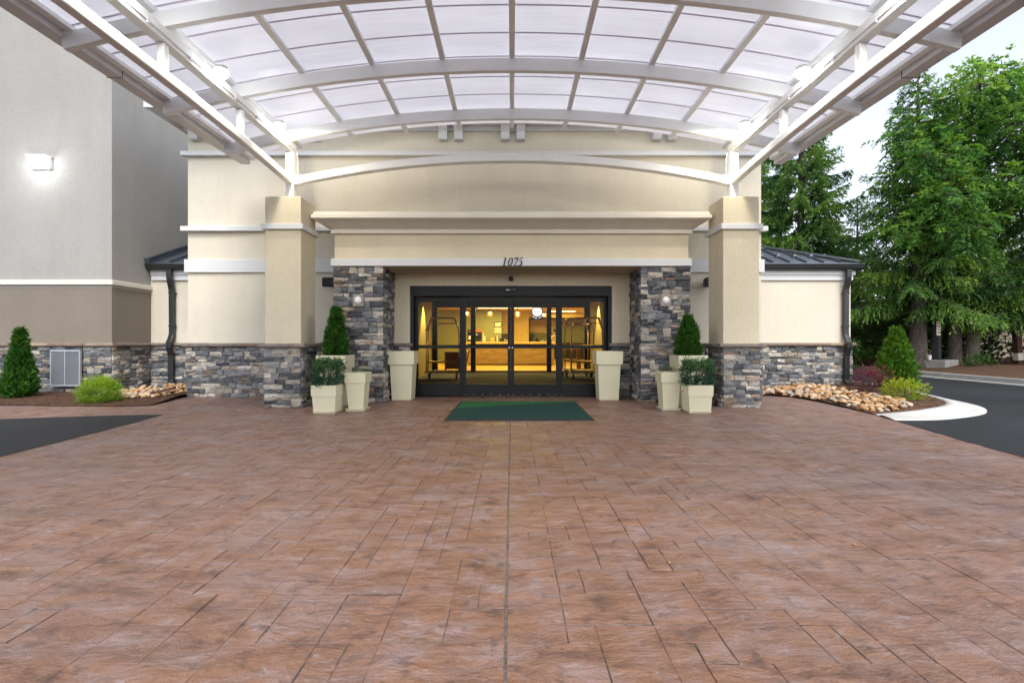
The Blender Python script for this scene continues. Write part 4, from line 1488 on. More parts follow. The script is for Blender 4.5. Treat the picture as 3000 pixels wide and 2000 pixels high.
dup(c0, (2.10, 15.7, .003), R(12), 'rear one of two brass luggage carts behind the right glass panel')
simple('side_table', 'wooden lobby table with a woven brown side, left of the desk', 'table', (-2.25, 19.6, 0), [
    ('tabletop', lambda b: b.box(-.45, .45, -.3, .3, .70, .76), 'counter_top', dict(bevel=.004)), ('side_panel', lambda b: b.box(-.42, .42, -.27, -.24, .05, .70), 'post', {}), ('leg', lambda b: b.box(.37, .44, -.29, -.22, 0, .70), 'wood', {}), ('leg', lambda b: b.box(-.44, -.37, -.29, -.22, 0, .70), 'wood', {})])
simple('bar_stool', 'thin legged dark stool between the side table and the desk', 'stool', (-1.72, 20.2, 0), [
    ('seat', lambda b: b.cyl((0, 0, .72), .17, .17, .04, 18), 'dark_wood', {})] + [('leg', lambda b, q=q: b.tube([(q[0] * .10, q[1] * .10, .72), (q[0] * .2, q[1] * .2, 0)], .012, 6), 'black', {}) for q in ((1, 1), (1, -1), (-1, 1), (-1, -1))])
simple('desk_table', 'plain wooden table right of the reception desk', 'table', (2.45, 20.4, 0), [
    ('tabletop', lambda b: b.box(-.40, .42, -.35, .35, .78, .86), 'wood', dict(bevel=.004))] + [('leg', lambda b, q=q: b.box(q[0] * .36 - .045, q[0] * .36 + .045, q[1] * .3 - .045, q[1] * .3 + .045, 0, .78), 'wood', {}) for q in ((1, 1), (1, -1), (-1, 1), (-1, -1))] + [('cushion', lambda b: b.box(-.3, .3, -.28, .28, .30, .42), 'blind', dict(bevel=.02))])
for i, (x, h, m) in enumerate(((1.25, .42, 'under'), (1.62, .30, 'black'), (1.95, .22, 'steel_white'), (2.25, .26, 'steel_white'))):
    nm = ['potted_herb', 'black_urn', 'milk_jug', 'glass_jar'][i]
    lb = ['small leafy pot plant at the left end of the back counter', 'black coffee urn on the dark back counter', 'short steel jug on the back counter right of the urn', 'pale jar on the back counter left of the person'][i]
    t = thing(nm, (x, 31.4, 1.05), lb, nm.split('_')[-1])
    mb = MB(); mb.cyl((0, 0, 0), .10, .12, h * .55, 14); mb.cyl((0, 0, h * .55), .07, .09, h * .35, 14); mb.build('body', 'black' if m == 'under' else m, t)
    if m == 'under':
        rg = np.random.default_rng(3); P = rg.normal(size=(160, 3)) * .09 + np.array([0, 0, .42])
        quads_mesh('leaves', leafquads(P, rg.normal(size=(160, 3)) + [0, 0, .6], np.full(160, .13), np.full(160, .06), rg), rg.random(160), 'under', t)
    else:
        mb = MB(); mb.cyl((0, 0, h * .9), .075, .05, h * .08, 14); mb.build('lid', 'dark_wood', t)

# person behind the right end of the desk, seen from behind
M['skin'] = plain('skin', (.36, .20, .13), .5)
M['shirt'] = plain('pale_shirt', (.68, .62, .46), .8)
M['trousers'] = plain('dark_trousers', (.018, .018, .022), .8)
M['hair'] = plain('dark_hair', (.012, .009, .007), .6)
def skin_mesh(name, verts, edges, mat, parent, sub=2):
    me = bpy.data.meshes.new(name)
    me.from_pydata([v[:3] for v in verts], edges, [])
    me.materials.append(M[mat])
    o = bpy.data.objects.new(name, me); COL.objects.link(o); o.parent = parent
    sm = o.modifiers.new('skin', 'SKIN'); sm.use_smooth_shade = True
    for sv, v in zip(me.skin_vertices[0].data, verts):
        sv.radius = (v[3], v[4] if len(v) > 4 else v[3])
    me.skin_vertices[0].data[0].use_root = True
    ss = o.modifiers.new('sub', 'SUBSURF'); ss.levels = sub; ss.render_levels = sub
    return o
pr = thing('person', (2.30, 26.0, 0), 'person in a pale shirt and dark trousers standing behind the desk end', 'person', rz=R(35))
V = [(0, 0, .98, .13, .10), (0, 0, 1.15, .125, .095), (0, .0, 1.34, .15, .105), (0, .01, 1.46, .10, .08), (0, .01, 1.55, .055), (0, .025, 1.64, .072, .08), (0, .03, 1.74, .075, .09), (0, .02, 1.80, .04),
     (.10, 0, .90, .085), (.105, .0, .50, .06), (.11, -.02, .09, .042), (.115, .13, .04, .032),
     (-.10, 0, .90, .085), (-.105, .02, .50, .06), (-.11, 0, .09, .042), (-.115, .15, .04, .032),
     (.19, 0, 1.42, .055), (.25, -.01, 1.14, .042), (.24, .16, .98, .032), (.235, .22, .95, .024),
     (-.19, 0, 1.42, .055), (-.25, -.01, 1.14, .042), (-.24, .16, .98, .032), (-.235, .22, .95, .024)]
E = [(0, 1), (1, 2), (2, 3), (3, 4), (4, 5), (5, 6), (6, 7), (0, 8), (8, 9), (9, 10), (10, 11), (0, 12), (12, 13), (13, 14), (14, 15), (2, 16), (16, 17), (17, 18), (18, 19), (2, 20), (20, 21), (21, 22), (22, 23)]
for s, root in ((1, 19), (-1, 23)):
    for k, (dx, ln) in enumerate(((.022, .06), (.008, .075), (-.006, .08), (-.02, .07))):
        bx = V[root][0] + dx
        V.append((bx, .25, .945, .009)); V.append((bx, .25 + ln * .6, .925, .008)); V.append((bx, .25 + ln, .90, .007))
        n = len(V); E += [(root, n - 3), (n - 3, n - 2), (n - 2, n - 1)]
    V.append((V[root][0] - s * .035, .24, .955, .010)); V.append((V[root][0] - s * .05, .27, .945, .008))
    n = len(V); E += [(root, n - 2), (n - 2, n - 1)]
skin_mesh('body', V, E, 'skin', pr)
sh_v = [(0, 0, .94, .155, .125), (0, 0, 1.15, .145, .115), (0, 0, 1.34, .168, .122), (0, .01, 1.46, .115, .095), (0, .01, 1.51, .07), (.20, 0, 1.42, .068), (.255, -.01, 1.14, .055), (.245, .13, 1.0, .043), (-.20, 0, 1.42, .068), (-.255, -.01, 1.14, .055), (-.245, .13, 1.0, .043)]
skin_mesh('shirt', sh_v, [(0, 1), (1, 2), (2, 3), (3, 4), (2, 5), (5, 6), (6, 7), (2, 8), (8, 9), (9, 10)], 'shirt', pr)
tr_v = [(0, 0, .97, .15, .12), (.10, 0, .88, .10), (.105, 0, .5, .078), (.11, -.01, .12, .062), (-.10, 0, .88, .10), (-.105, .02, .5, .078), (-.11, 0, .12, .062)]
skin_mesh('trousers', tr_v, [(0, 1), (1, 2), (2, 3), (0, 4), (4, 5), (5, 6)], 'trousers', pr)
mb = MB(); mb.sphere((0, .012, 1.735), .097, 16, 12, (.92, 1.05, 1.05))
mb.v = [(x, y, z if z > 1.68 or y < 0 else z + .06) for x, y, z in mb.v]
mb.build('hair', 'hair', pr, smooth=True)
mb = MB()
for s in (-1, 1): mb.sphere((s * .083, .03, 1.70), .022, 8, 6, (.5, .9, 1.3))
mb.sphere((0, .125, 1.69), .016, 8, 6)
mb.build('ears_and_nose', 'skin', pr, smooth=True)

# ------------------------------------------------------------------ fittings on the front
def sconce(x):
    yp = 9.028
    t = thing('sconce', (x, yp, 1.92), 'small white domed light on a taupe plate on the %s stone pier' % ('left' if x < 0 else 'right'), 'light', 'domed lights on the stone piers')
    mb = MB(); mb.box(-.097, .097, 0, .045, -.115, .115); mb.build('plate', 'plate', t, bevel=.004)
    mb = MB(); mb.box(-.078, .078, -.008, .001, -.096, .096); mb.build('inner_plate', 'plate', t, bevel=.006)
    mb = MB(); mb.sphere((0, -.010, 0), .066, 20, 12, (1, .42, 1)); mb.build('dome', 'sconce', t, smooth=True)
sconce(-2.875); sconce(2.872)
def wall_speaker(x, w, label):
    t = thing('wall_speaker', (x, YW, 2.35), label, 'speaker', 'black speakers on the cream wall')
    mb = MB()
    mb.loft([[(-w, -.30, -.10), (w, -.30, -.10), (w, -.30, .10), (-w, -.30, .10)], [(-w * .62, -.06, -.08), (w * .62, -.06, -.08), (w * .62, -.06, .08), (-w * .62, -.06, .08)]])
    mb.build('cabinet', 'black', t, bevel=.035, seg=3)
    mb = MB(); mb.box(-.03, .03, -.07, -.001, -.03, .03); mb.build('bracket', 'black', t, bevel=.004)
wall_speaker(-3.72, .13, 'black wall speaker behind the left stone pier')
wall_speaker(4.02, .13, 'black wall speaker half hidden behind the right column')
cm_ = thing('security_camera', (-.02, YD, 2.44), 'small grey camera on the wall centred above the doors', 'camera')
mb = MB(); mb.box(-.05, .05, -.03, -.001, -.06, .06); mb.build('mount', 'plate', cm_, bevel=.012)
mb = MB(); mb.sphere((0, -.05, -.012), .048, 14, 10); mb.build('dome', 'dark_metal', cm_, smooth=True)

# entrance mat
mt = thing('door_mat', (.11, 8.11, 0), 'dark green door mat with a lighter green corner in front of the doors', 'mat')
mb = MB(); mb.frustum(0, 0, .004, .016, 1.10, 1.085, 1.09, 1.075); mb.build('backing', 'rubber', mt)
mb = MB(); mb.box(-1.05, 1.05, -1.04, 1.04, .0165, .0195)
bm = bmesh.new(); 
mb.build('pile', 'mat', mt)

# ------------------------------------------------------------------ planters
def planter(loc, label, rim, top, col_h, body_top, body_bot, z_body0, saucer, group):
    t = thing('planter', loc, label, 'planter', group)
    mb = MB()
    wth = .022
    z0 = z_body0
    mb.frustum(0, 0, z0, top - col_h + .004, body_bot, body_top)
    mb.build('body', 'pot', t, bevel=.006)
    # hollow collar
    mb = MB()
    sq = lambda a, z: [(-a, -a, z), (a, -a, z), (a, a, z), (-a, a, z)]
    mb.loft([sq(body_top - .01, top - col_h), sq(rim * .972, top - col_h), sq(rim, top), sq(rim - wth, top), sq(rim - wth - .004, top - .07), sq(body_top - .03, top - .075)], cap=False)
    mb.build('collar', 'pot', t, bevel=.004)
    mb = MB(); mb.add(sq(rim - wth - .002, top - .05), [(0, 1, 2, 3)])
    mb.build('soil', 'soil', t)
    if saucer:
        mb = MB(); mb.loft([sq(saucer - .02, 0), sq(saucer, .042), sq(saucer - .015, .042), sq(saucer - .025, .022)], cap=True); mb.build('saucer', 'pot', t, bevel=.003)
    return t
G = 'cream planters by the entrance'
planter((-2.985, 7.85, .001), 'low cream planter of boxwood, front left of the doors', .203, .453, .176, .188, .171, .028, .185, G)
planter((-2.572, 8.085, .001), 'slim cream planter with low sprigs, left of the doors', .175, .634, .165, .155, .123, .028, .165, G)
planter((-3.155, 8.665, .001), 'big cream planter of the left cone shrub', .257, .905, .23, .22, .165, 0, 0, G)
planter((2.64, 8.165, .001), 'slim cream planter with low sprigs, right of the doors', .175, .634, .165, .155, .123, .028, .165, G)
planter((3.0, 7.875, .001), 'low cream planter of ragged boxwood, front right of the doors', .203, .453, .176, .188, .171, .028, .185, G)
planter((3.155, 8.665, .001), 'big cream planter of the right cone shrub', .257, .905, .23, .22, .165, 0, 0, G)
planter((-2.165, 9.655, .001), 'tall empty cream planter against the left door edge', .262, .957, .258, .222, .19, 0, 0, G)
planter((1.90, 9.655, .001), 'tall empty cream planter against the right door edge', .262, .957, .258, .222, .19, 0, 0, G)

# ------------------------------------------------------------------ river rocks
M['rock_small'] = mat_rock(True)
rocks = []
rgk = random.Random(21)
for k in range(9):
    bm = bmesh.new()
    bmesh.ops.create_icosphere(bm, subdivisions=3, radius=1)
    s = rgk.uniform(0, 50)
    planes = [(Vector((rgk.gauss(0, 1), rgk.gauss(0, 1), rgk.gauss(0, 1))).normalized(), rgk.uniform(.62, .86)) for _ in range(9)]
    ax = (rgk.uniform(.9, 1.25), rgk.uniform(.7, .95), rgk.uniform(.45, .7))
    for v in bm.verts:
        p = v.co.copy()
        f = 1 + .22 * noise.noise(p * .9 + Vector((s, 0, 0))) + .07 * noise.noise(p * 2.6 + Vector((0, s, 0)))
        for (pn, pd) in planes:
            q_ = p.normalized().dot(pn)
            if q_ > pd: f *= pd / q_
        v.co = Vector((p.x * ax[0], p.y * ax[1], p.z * ax[2])) * f
    me = bpy.data.meshes.new('river_rock'); bm.to_mesh(me); bm.free()
    me.polygons.foreach_set('use_smooth', [True] * len(me.polygons))
    me.materials.append(M['rock'])
    rocks.append(me)
def scatter_rocks(P, n, zf, smin, smax, label, group, seed, extra):
    rg = random.Random(seed)
    xs = [p[0] for p in P]; ys = [p[1] for p in P]
    placed = []
    tries = 0
    while len(placed) < n and tries < 20000:
        tries += 1
        x, y = rg.uniform(min(xs), max(xs)), rg.uniform(min(ys), max(ys))
        if not in_poly(x, y, P): continue
        r = rg.uniform(smin, smax) * (1.35 if rg.random() < .12 else 1)
        layer = 0
        if any((x - a) ** 2 + (y - b) ** 2 < ((r + c) * .66) ** 2 for a, b, c in placed):
            continue
        placed.append((x, y, r))
    out = []
    for x, y, r in placed:
        mt = Matrix.Translation((x, y, zf(x, y) + r * rg.uniform(.15, .7) + extra(x, y))) @ Matrix.Rotation(rg.uniform(0, 6.3), 4, 'Z') @ Matrix.Rotation(rg.uniform(-.5, .5), 4, 'X') @ Matrix.Rotation(rg.uniform(-.5, .5), 4, 'Y') @ Matrix.Diagonal((r, r, r * rg.uniform(.8, 1.1), 1))
        out.append((r / y, rg.choice(rocks), mt, label, group))
    return out
PRk = [(5.30, 10.30), (5.74, 10.02), (5.88, 9.3), (5.82, 8.5), (5.76, 7.78), (6.10, 7.70), (6.45, 7.80), (6.72, 8.30), (6.78, 8.75), (6.68, 9.35), (6.95, 10.4), (7.02, 10.95), (6.6, 11.2), (5.3, 11.2)]
PLk = [(-8.2, 9.35), (-7.6, 9.15), (-6.9, 9.25), (-6.80, 9.8), (-6.84, 11.35), (-8.1, 11.35), (-8.35, 10.3)]
RK = scatter_rocks(PRk, 330, lambda x, y: zr(x, y), .042, .084, 'tan river rock in the bed at the right edge of the paving', 'tan river rocks right of the entrance', 4, lambda x, y: 0)
RK += scatter_rocks(PLk, 190, lambda x, y: .065, .042, .082, 'tan river rock in the bed beside the left stone wall corner', 'tan river rocks left of the entrance', 5, lambda x, y: .05 * max(0, (y - 10) / 1.4))
RK.sort(key=lambda q: -q[0])
for k, (s, me, mt, lb, gp) in enumerate(RK[:296]):
    o = bpy.data.objects.new('river_rock', me); COL.objects.link(o); o.matrix_world = mt
    tag(o, lb, 'rock', gp)
mb = MB()
for s, me, mt, lb, gp in RK[296:]:
    mb.add([mt @ v.co for v in me.vertices], [tuple(p.vertices) for p in me.polygons])
tag(mb.build('small_river_rocks', 'rock_small', smooth=True, recalc=False), 'smaller tan river rocks filling both beds between the larger ones', 'rocks', kind='stuff')
bd = tag(MB().box(-.26, .26, -.055, .055, 0, .05).build('timber_block', 'post', bevel=.008), 'short dark timber block lying on the left river rocks', 'timber')
bd.location = (-6.98, 9.62, .14); bd.rotation_euler = (0, -.22, .25)

# small litter on the paving
lf = []
for i, (px, py, m) in enumerate(((584, 1411, 'leaf_dry'), (21, 1495, 'leaf_dry'), (2503, 1598, 'leaf_dry'), (1964, 1652, 'leaf_dry'), (1423, 1884, 'gum'))):
    d = 1629.2 / (py - 1000)
    lf.append(((px - 1500) / 1416.7 * d, d))
M['leaf_dry'] = plain('dry_leaf', (.34, .18, .08), .7)
LBL = ['dry tan leaf lying alone on the left paving', 'pale dry leaf near the left edge of the paving', 'curled dry leaf on the right paving', 'small dry leaf in a joint right of centre']
for i, (x, y) in enumerate(lf[:4]):
    rg = np.random.default_rng(i)
    mb = MB()
    L, w = .016, .009
    mb.add([(-L, 0, .004), (-L * .3, -w, .010), (L * .5, -w * .7, .008), (L, 0, .004), (L * .5, w * .7, .010), (-L * .3, w, .006), (0, 0, .003)], [(0, 1, 6), (1, 2, 6), (2, 3, 6), (3, 4, 6), (4, 5, 6), (5, 0, 6)])
    o = mb.build('fallen_leaf', 'leaf_dry')
    o.location = (x, y, .002); o.rotation_euler = (0, 0, i * 1.3)
    tag(o, LBL[i], 'leaf', 'fallen leaves on the paving')

# ------------------------------------------------------------------ shrubs
def shrub_origin(name, loc, label, cat, group=None):
    return thing(name, loc, label, cat, group)

def cone_shrub(t, H, rad, n, seed, mat, taper=1.25, stem=True, z0=.0, irregular=.2):
    rg = np.random.default_rng(seed)
    # upright fans of scaly sprays over an uneven cone surface
    nc = n // 14
    u = rg.random(nc) ** 1.25
    az = rg.random(nc) * 2 * np.pi
    prof = np.where(u < .14, .80 + .20 * (u / .14), (1 - ((u - .14) / .86) ** taper) * .96 + .04)
    lump = 1 + irregular * (np.sin(az * 3 + u * 9 + seed) * .5 + np.sin(az * 5 - u * 14) * .35 + rg.normal(size=nc) * .35)
    depth = 1 - .55 * rg.random(nc) ** 2.2
    depth = np.where(rg.random(nc) < .035, 1 + .22 * rg.random(nc), depth)
    rr = rad * prof * lump * depth
    C = np.stack([rr * np.cos(az), rr * np.sin(az), z0 + u * H * .97], 1)
    tint = np.clip(.5 + .22 * rg.normal(size=nc), 0, 1)
    Pq, Dq, Lq, Wq, Tq = [], [], [], [], []
    out = np.stack([np.cos(az), np.sin(az), np.zeros(nc)], 1)
    main = unit(out * .50 + np.array([0, 0, 1.0]) + rg.normal(size=(nc, 3)) * .22)
    tang = unit(np.cross(main, unit(rg.normal(size=(nc, 3)))))
    ln = (.055 + .05 * rg.random(nc)) * (H / 1.2) ** .4
    for k in range(14):
        s = rg.random(nc)
        side = np.where(k % 2 == 0, 1, -1) * (.25 + .75 * rg.random(nc))
        P = C + main * (ln * s)[:, None]
        D = main + tang * (side * .85)[:, None] + rg.normal(size=(nc, 3)) * .18
        Pq.append(P); Dq.append(D); Lq.append(ln * (.55 + .5 * rg.random(nc))); Wq.append(ln * (.16 + .12 * rg.random(nc))); Tq.append(np.clip(tint + .08 * rg.normal(size=nc) + .12 * (s - .5), 0, 1))
    P, D, L, Wd, T = map(np.concatenate, (Pq, Dq, Lq, Wq, Tq))
    quads_mesh('foliage', leafquads(P, D, L, Wd, rg), T, mat, t)
    if stem:
        mb = MB(); mb.tube([(0, 0, z0 - .06), (.01, 0, z0 + H * .4), (0, .01, z0 + H * .85)], [.022, .016, .005], 7); mb.build('stem', 'bark', t)

def ball_shrub(t, rx, ry, rz_, n, seed, mat, leaf, zc, fine=False, ragged=.16, twigs=True, up=.4, bright_top=.0, square=False):
    rg = np.random.default_rng(seed)
    nt = n // 10
    d = unit(rg.normal(size=(nt, 3)))
    low = d[:, 2] < -.85
    d[low, 2] *= -.6
    d = unit(d)
    if square: d = np.sign(d) * np.abs(d) ** .62 * .86
    lump = 1 + ragged * (np.sin(d[:, 0] * 5 + seed) * .4 + np.sin(d[:, 1] * 6 + d[:, 2] * 4) * .4 + .45 * rg.normal(size=nt))
    dep = 1 - .5 * rg.random(nt) ** 2
    dep = np.where(rg.random(nt) < .04, 1 + .28 * rg.random(nt), dep)
    C = d * np.array([rx, ry, rz_]) * (lump * dep)[:, None] + np.array([0, 0, zc])
    tw = unit(d + np.array([0, 0, up]) + rg.normal(size=(nt, 3)) * .35)
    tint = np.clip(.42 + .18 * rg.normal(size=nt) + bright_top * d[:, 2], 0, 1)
    Pq, Dq, Lq, Wq, Tq = [], [], [], [], []
    tl = leaf * 3.2
    for k in range(10):
        s = rg.random(nt)
        P = C + tw * (tl * s)[:, None]
        D = tw * .7 + unit(rg.normal(size=(nt, 3))) * .9
        Pq.append(P); Dq.append(D); Lq.append(leaf * (.7 + .6 * rg.random(nt))); Wq.append(leaf * (.5 if not fine else .14) * (.8 + .5 * rg.random(nt))); Tq.append(np.clip(tint + .1 * rg.normal(size=nt) + .15 * (s - .5), 0, 1))
    P, D, L, Wd, T = map(np.concatenate, (Pq, Dq, Lq, Wq, Tq))
    quads_mesh('foliage', leafquads(P, D, L, Wd, rg), T, mat, t)
    if twigs:
        mb = MB()
        r2 = random.Random(seed)
        for k in range(9):
            a = r2.uniform(0, 6.28); q = r2.uniform(.3, .75)
            mb.tube([(0, 0, zc - rz_ - .03), (math.cos(a) * rx * q * .4, math.sin(a) * ry * q * .4, zc - rz_ * .3), (math.cos(a) * rx * q, math.sin(a) * ry * q, zc + rz_ * r2.uniform(.2, .6))], [.010, .007, .003], 5)
        mb.build('stems', 'bark', t)

t = shrub_origin('cone_shrub', (-3.155, 8.665, .855), 'dark green cone shrub in the left big planter', 'shrub', 'cone shrubs in planters')
cone_shrub(t, .86, .175, 12000, 1, 'arbor', 1.15)
t = shrub_origin('cone_shrub', (3.155, 8.665, .855), 'dark green blunt cone shrub in the right big planter', 'shrub', 'cone shrubs in planters')
cone_shrub(t, .72, .19, 12000, 2, 'arbor', 1.5)
t = shrub_origin('boxwood', (-2.985, 7.85, .40), 'rounded boxwood in the low planter left of the doors', 'shrub', 'boxwoods in low planters')
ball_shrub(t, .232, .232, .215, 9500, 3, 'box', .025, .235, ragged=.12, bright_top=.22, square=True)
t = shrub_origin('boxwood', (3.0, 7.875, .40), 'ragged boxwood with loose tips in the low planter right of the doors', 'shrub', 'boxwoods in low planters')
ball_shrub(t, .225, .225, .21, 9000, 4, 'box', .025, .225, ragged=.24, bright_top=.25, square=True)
for sx, x, y in (('left', -2.572, 8.085), ('right', 2.64, 8.165)):
    t = shrub_origin('low_sprigs', (x, y, .575), 'low green sprigs just topping the %s slim planter' % sx, 'plant', 'low sprigs in slim planters')
    ball_shrub(t, .085 if sx == 'left' else .13, .11, .055 if sx == 'left' else .075, 900, 5 if sx == 'left' else 6, 'arbor_lt', .022, .04, fine=True, twigs=False)
t = shrub_origin('arborvitae', (-9.66, 9.5, .045), 'pointed dark green arborvitae left of the vent grille', 'shrub', 'arborvitae in the mulch beds')
cone_shrub(t, 1.30, .235, 21000, 7, 'arbor', .86, irregular=.14)
t = shrub_origin('arborvitae', (8.42, 10.6, .13), 'bright green arborvitae by the right downspout', 'shrub', 'arborvitae in the mulch beds')
cone_shrub(t, 1.28, .325, 21000, 8, 'arbor_lt', 1.6, irregular=.12)
t = shrub_origin('golden_cypress', (-7.62, 8.95, .04), 'feathery yellow-green low bush in the left mulch', 'shrub')
ball_shrub(t, .245, .24, .19, 12000, 9, 'gold', .042, .16, fine=True, ragged=.2, up=.35, bright_top=.25)
t = shrub_origin('golden_spirea', (6.93, 8.55, .12), 'low yellow spirea with red tips on the kerb island', 'shrub')
ball_shrub(t, .30, .28, .17, 4200, 10, 'spirea', .026, .13, ragged=.3, bright_top=.25)
t = shrub_origin('red_barberry', (7.36, 9.9, .12), 'dark red barberry shrub beside the bright arborvitae', 'shrub')
ball_shrub(t, .29, .27, .25, 5600, 11, 'barberry', .022, .22, ragged=.42, bright_top=.2)

# ------------------------------------------------------------------ trees
def spruce(t, H, Rm, seed, z_low, mat='spruce', dens=1.0, lean=(0, 0), trunk_r=.24, spray=.15):
    rg = np.random.default_rng(seed)
    r2 = random.Random(seed)
    mb = MB()
    tp = [(lean[0] * z / H, lean[1] * z / H, z) for z in (-.15, .12, .5, 1.5, 3, H * .45, H * .7, H)]
    mb.tube(tp, [trunk_r * 1.5, trunk_r * 1.18, trunk_r, trunk_r * .92, trunk_r * .82, trunk_r * .6, trunk_r * .35, .015], 14)
    trunk = mb.build('trunk', 'bark', t, smooth=True)
    mb = MB()
    nb = int((H - z_low) * 10.5 * dens)
    Pq, Dq, Lq, Wq, Tq = [], [], [], [], []
    for i in range(nb):
        u = (i + r2.random()) / nb
        u = u ** 1.08
        z = z_low + (H - z_low) * u * .985
        L = (Rm * (1 - u) ** .72 + .22) * r2.uniform(.62, 1.12)
        az = i * 2.39996 + r2.uniform(-.4, .4)
        el = R(-14 + 46 * u + r2.uniform(-9, 9))
        droop = r2.uniform(.16, .30) * (1 - .6 * u)
        dx, dy = math.cos(az), math.sin(az)
        bx, by = lean[0] * z / H, lean[1] * z / H
        def pos(s): return np.array([bx + dx * L * s * math.cos(el), by + dy * L * s * math.cos(el), z + math.sin(el) * L * s - droop * L * s * s + .16 * L * s ** 4])
        pts = [pos(s) for s in (0, .25, .5, .75, 1)]
        mb.tube([tuple(p) for p in pts], [.030 * (1 - u * .5), .022, .015, .010, .004], 4, cap=False)
        btint = .42 + .17 * r2.gauss(0, 1)
        ns = max(4, int(L / .105))
        for k in range(ns):
            s = .16 + .84 * (k + r2.random() * .8) / ns
            p0 = pos(min(s, 1))
            fwd = unit(pos(min(s + .05, 1.05)) - pos(s - .05))
            for sd in ((1, -1) if r2.random() < .85 else (1, -1, 0)):
                l = (.60 * L * (1 - s) ** .7 * .62 + .16) * r2.uniform(.6, 1.15)
                l = min(l, .75)
                side = np.array([-dy * sd, dx * sd, 0.0])
                d0 = unit(fwd * .75 + side * (.8 if sd else .2) + np.array([0, 0, -.18]) + rg.normal(size=3) * .15)
                m = max(2, int(l / .062))
                q = (np.arange(m) + .4) / m
                hang = .62 * l * (q ** 1.7)
                C = p0 + d0 * (l * q)[:, None] - np.array([0, 0, 1.0]) * hang[:, None]
                dirv = unit(d0 - np.array([0, 0, 1.0]) * (.95 * q ** .8)[:, None])
                for rep in range(2):
                    Pq.append(C + rg.normal(size=(m, 3)) * .012)
                    Dq.append(dirv + rg.normal(size=(m, 3)) * .36)
                    Lq.append(spray * (.65 + .6 * rg.random(m))); Wq.append(spray * (.20 + .12 * rg.random(m)))
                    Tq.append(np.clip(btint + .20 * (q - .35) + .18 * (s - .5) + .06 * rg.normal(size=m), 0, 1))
    mb.build('limbs', 'bark', trunk)
    P, D, L, Wd, T = map(np.concatenate, (Pq, Dq, Lq, Wq, Tq))
    quads_mesh('crown', leafquads(P, D, L, Wd, rg), T, mat, t)
    return t

def leafy(t, H, z_low, blobs, seed, n, leaf=.13, lean=(0, 0), trunk_r=.17, mat='leaf', bark='bark_smooth'):
    """broad-leaved tree: limbs grow to a cloud of crown clumps (x, y, z, r)"""
    rg = np.random.default_rng(seed); r2 = random.Random(seed)
    mb = MB()
    tz = [-.15, .15, 1.0, 2.2, 3.6, H * .55, H * .8]
    P = [(lean[0] * (z / H) ** .8 if z > 0 else 0, lean[1] * max(z, 0) / H, z) for z in tz]
    mb.tube(P, [trunk_r * 1.5, trunk_r * 1.15, trunk_r, trunk_r * .9, trunk_r * .8, trunk_r * .5, .04], 12)
    trunk = mb.build('trunk', bark, t, smooth=True)
    mb = MB()
    Pq, Dq, Lq, Wq, Tq = [], [], [], [], []
    tot = sum(b[3] ** 2 for b in blobs)
    for (bx, by, bz, br) in blobs:
        zs = max(1.8, bz - r2.uniform(.8, 2.0))
        s = Vector((lean[0] * zs / H, lean[1] * zs / H, zs)); e = Vector((bx, by, bz))
        mid = s.lerp(e, .5) + Vector((0, 0, -.15))
        mb.tube([s, mid, e], [.06, .04, .02], 5)
        k = int(n * br ** 2 / tot)
        nt = max(6, k // 16)
        d = unit(rg.normal(size=(nt, 3)))
        rr = br * (1 - .75 * rg.random(nt) ** 2.0) * (1 + .16 * rg.normal(size=nt))
        C = np.array([bx, by, bz]) + d * rr[:, None] * np.array([1, 1, .72])
        for q in range(0, nt, 5):
            mb.tube([e, tuple(C[q])], [.014, .004], 4, cap=False)
        tw = unit(d + rg.normal(size=(nt, 3)) * .6 + np.array([0, 0, -.35]))
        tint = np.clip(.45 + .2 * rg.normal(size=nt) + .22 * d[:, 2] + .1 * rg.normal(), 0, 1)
        for j in range(16):
            sj = rg.random(nt)
            # compound leaf: leaflets hang off a short drooping stalk
            p = C + tw * (.34 * sj)[:, None] - np.array([0, 0, .16]) * (sj ** 2)[:, None]
            sd = unit(np.cross(tw, np.array([0, 0, 1.0])))
            D = sd * (1 if j % 2 else -1) + tw * .5 + np.array([0, 0, -.35]) + rg.normal(size=(nt, 3)) * .3
            Pq.append(p); Dq.append(D); Lq.append(leaf * (.7 + .6 * rg.random(nt))); Wq.append(leaf * (.30 + .15 * rg.random(nt))); Tq.append(np.clip(tint + .09 * rg.normal(size=nt), 0, 1))
    mb.build('limbs', bark, trunk)
    P, D, L, Wd, T = map(np.concatenate, (Pq, Dq, Lq, Wq, Tq))
    quads_mesh('crown', leafquads(P, D, L, Wd, rg), T, mat, t)
    return t

TG = 'tall trees beyond the road'
tA = thing('spruce_tree', (12.9, 21.6, 0), 'dark spruce rising behind the low metal roof', 'tree', TG)
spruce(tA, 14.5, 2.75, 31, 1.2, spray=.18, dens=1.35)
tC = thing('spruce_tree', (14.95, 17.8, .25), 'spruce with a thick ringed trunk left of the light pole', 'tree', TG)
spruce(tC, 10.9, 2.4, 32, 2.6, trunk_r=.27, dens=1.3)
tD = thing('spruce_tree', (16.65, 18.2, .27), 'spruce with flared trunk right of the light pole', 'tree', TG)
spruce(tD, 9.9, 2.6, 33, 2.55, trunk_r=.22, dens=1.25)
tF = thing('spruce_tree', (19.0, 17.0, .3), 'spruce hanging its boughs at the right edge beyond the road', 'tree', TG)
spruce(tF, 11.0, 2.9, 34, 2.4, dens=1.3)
tB = thing('leafy_tree', (17.0, 17.9, .27), 'bright green leafy tree with a leaning smooth trunk among the spruces', 'tree', TG)
rb_ = random.Random(6)
bl = []
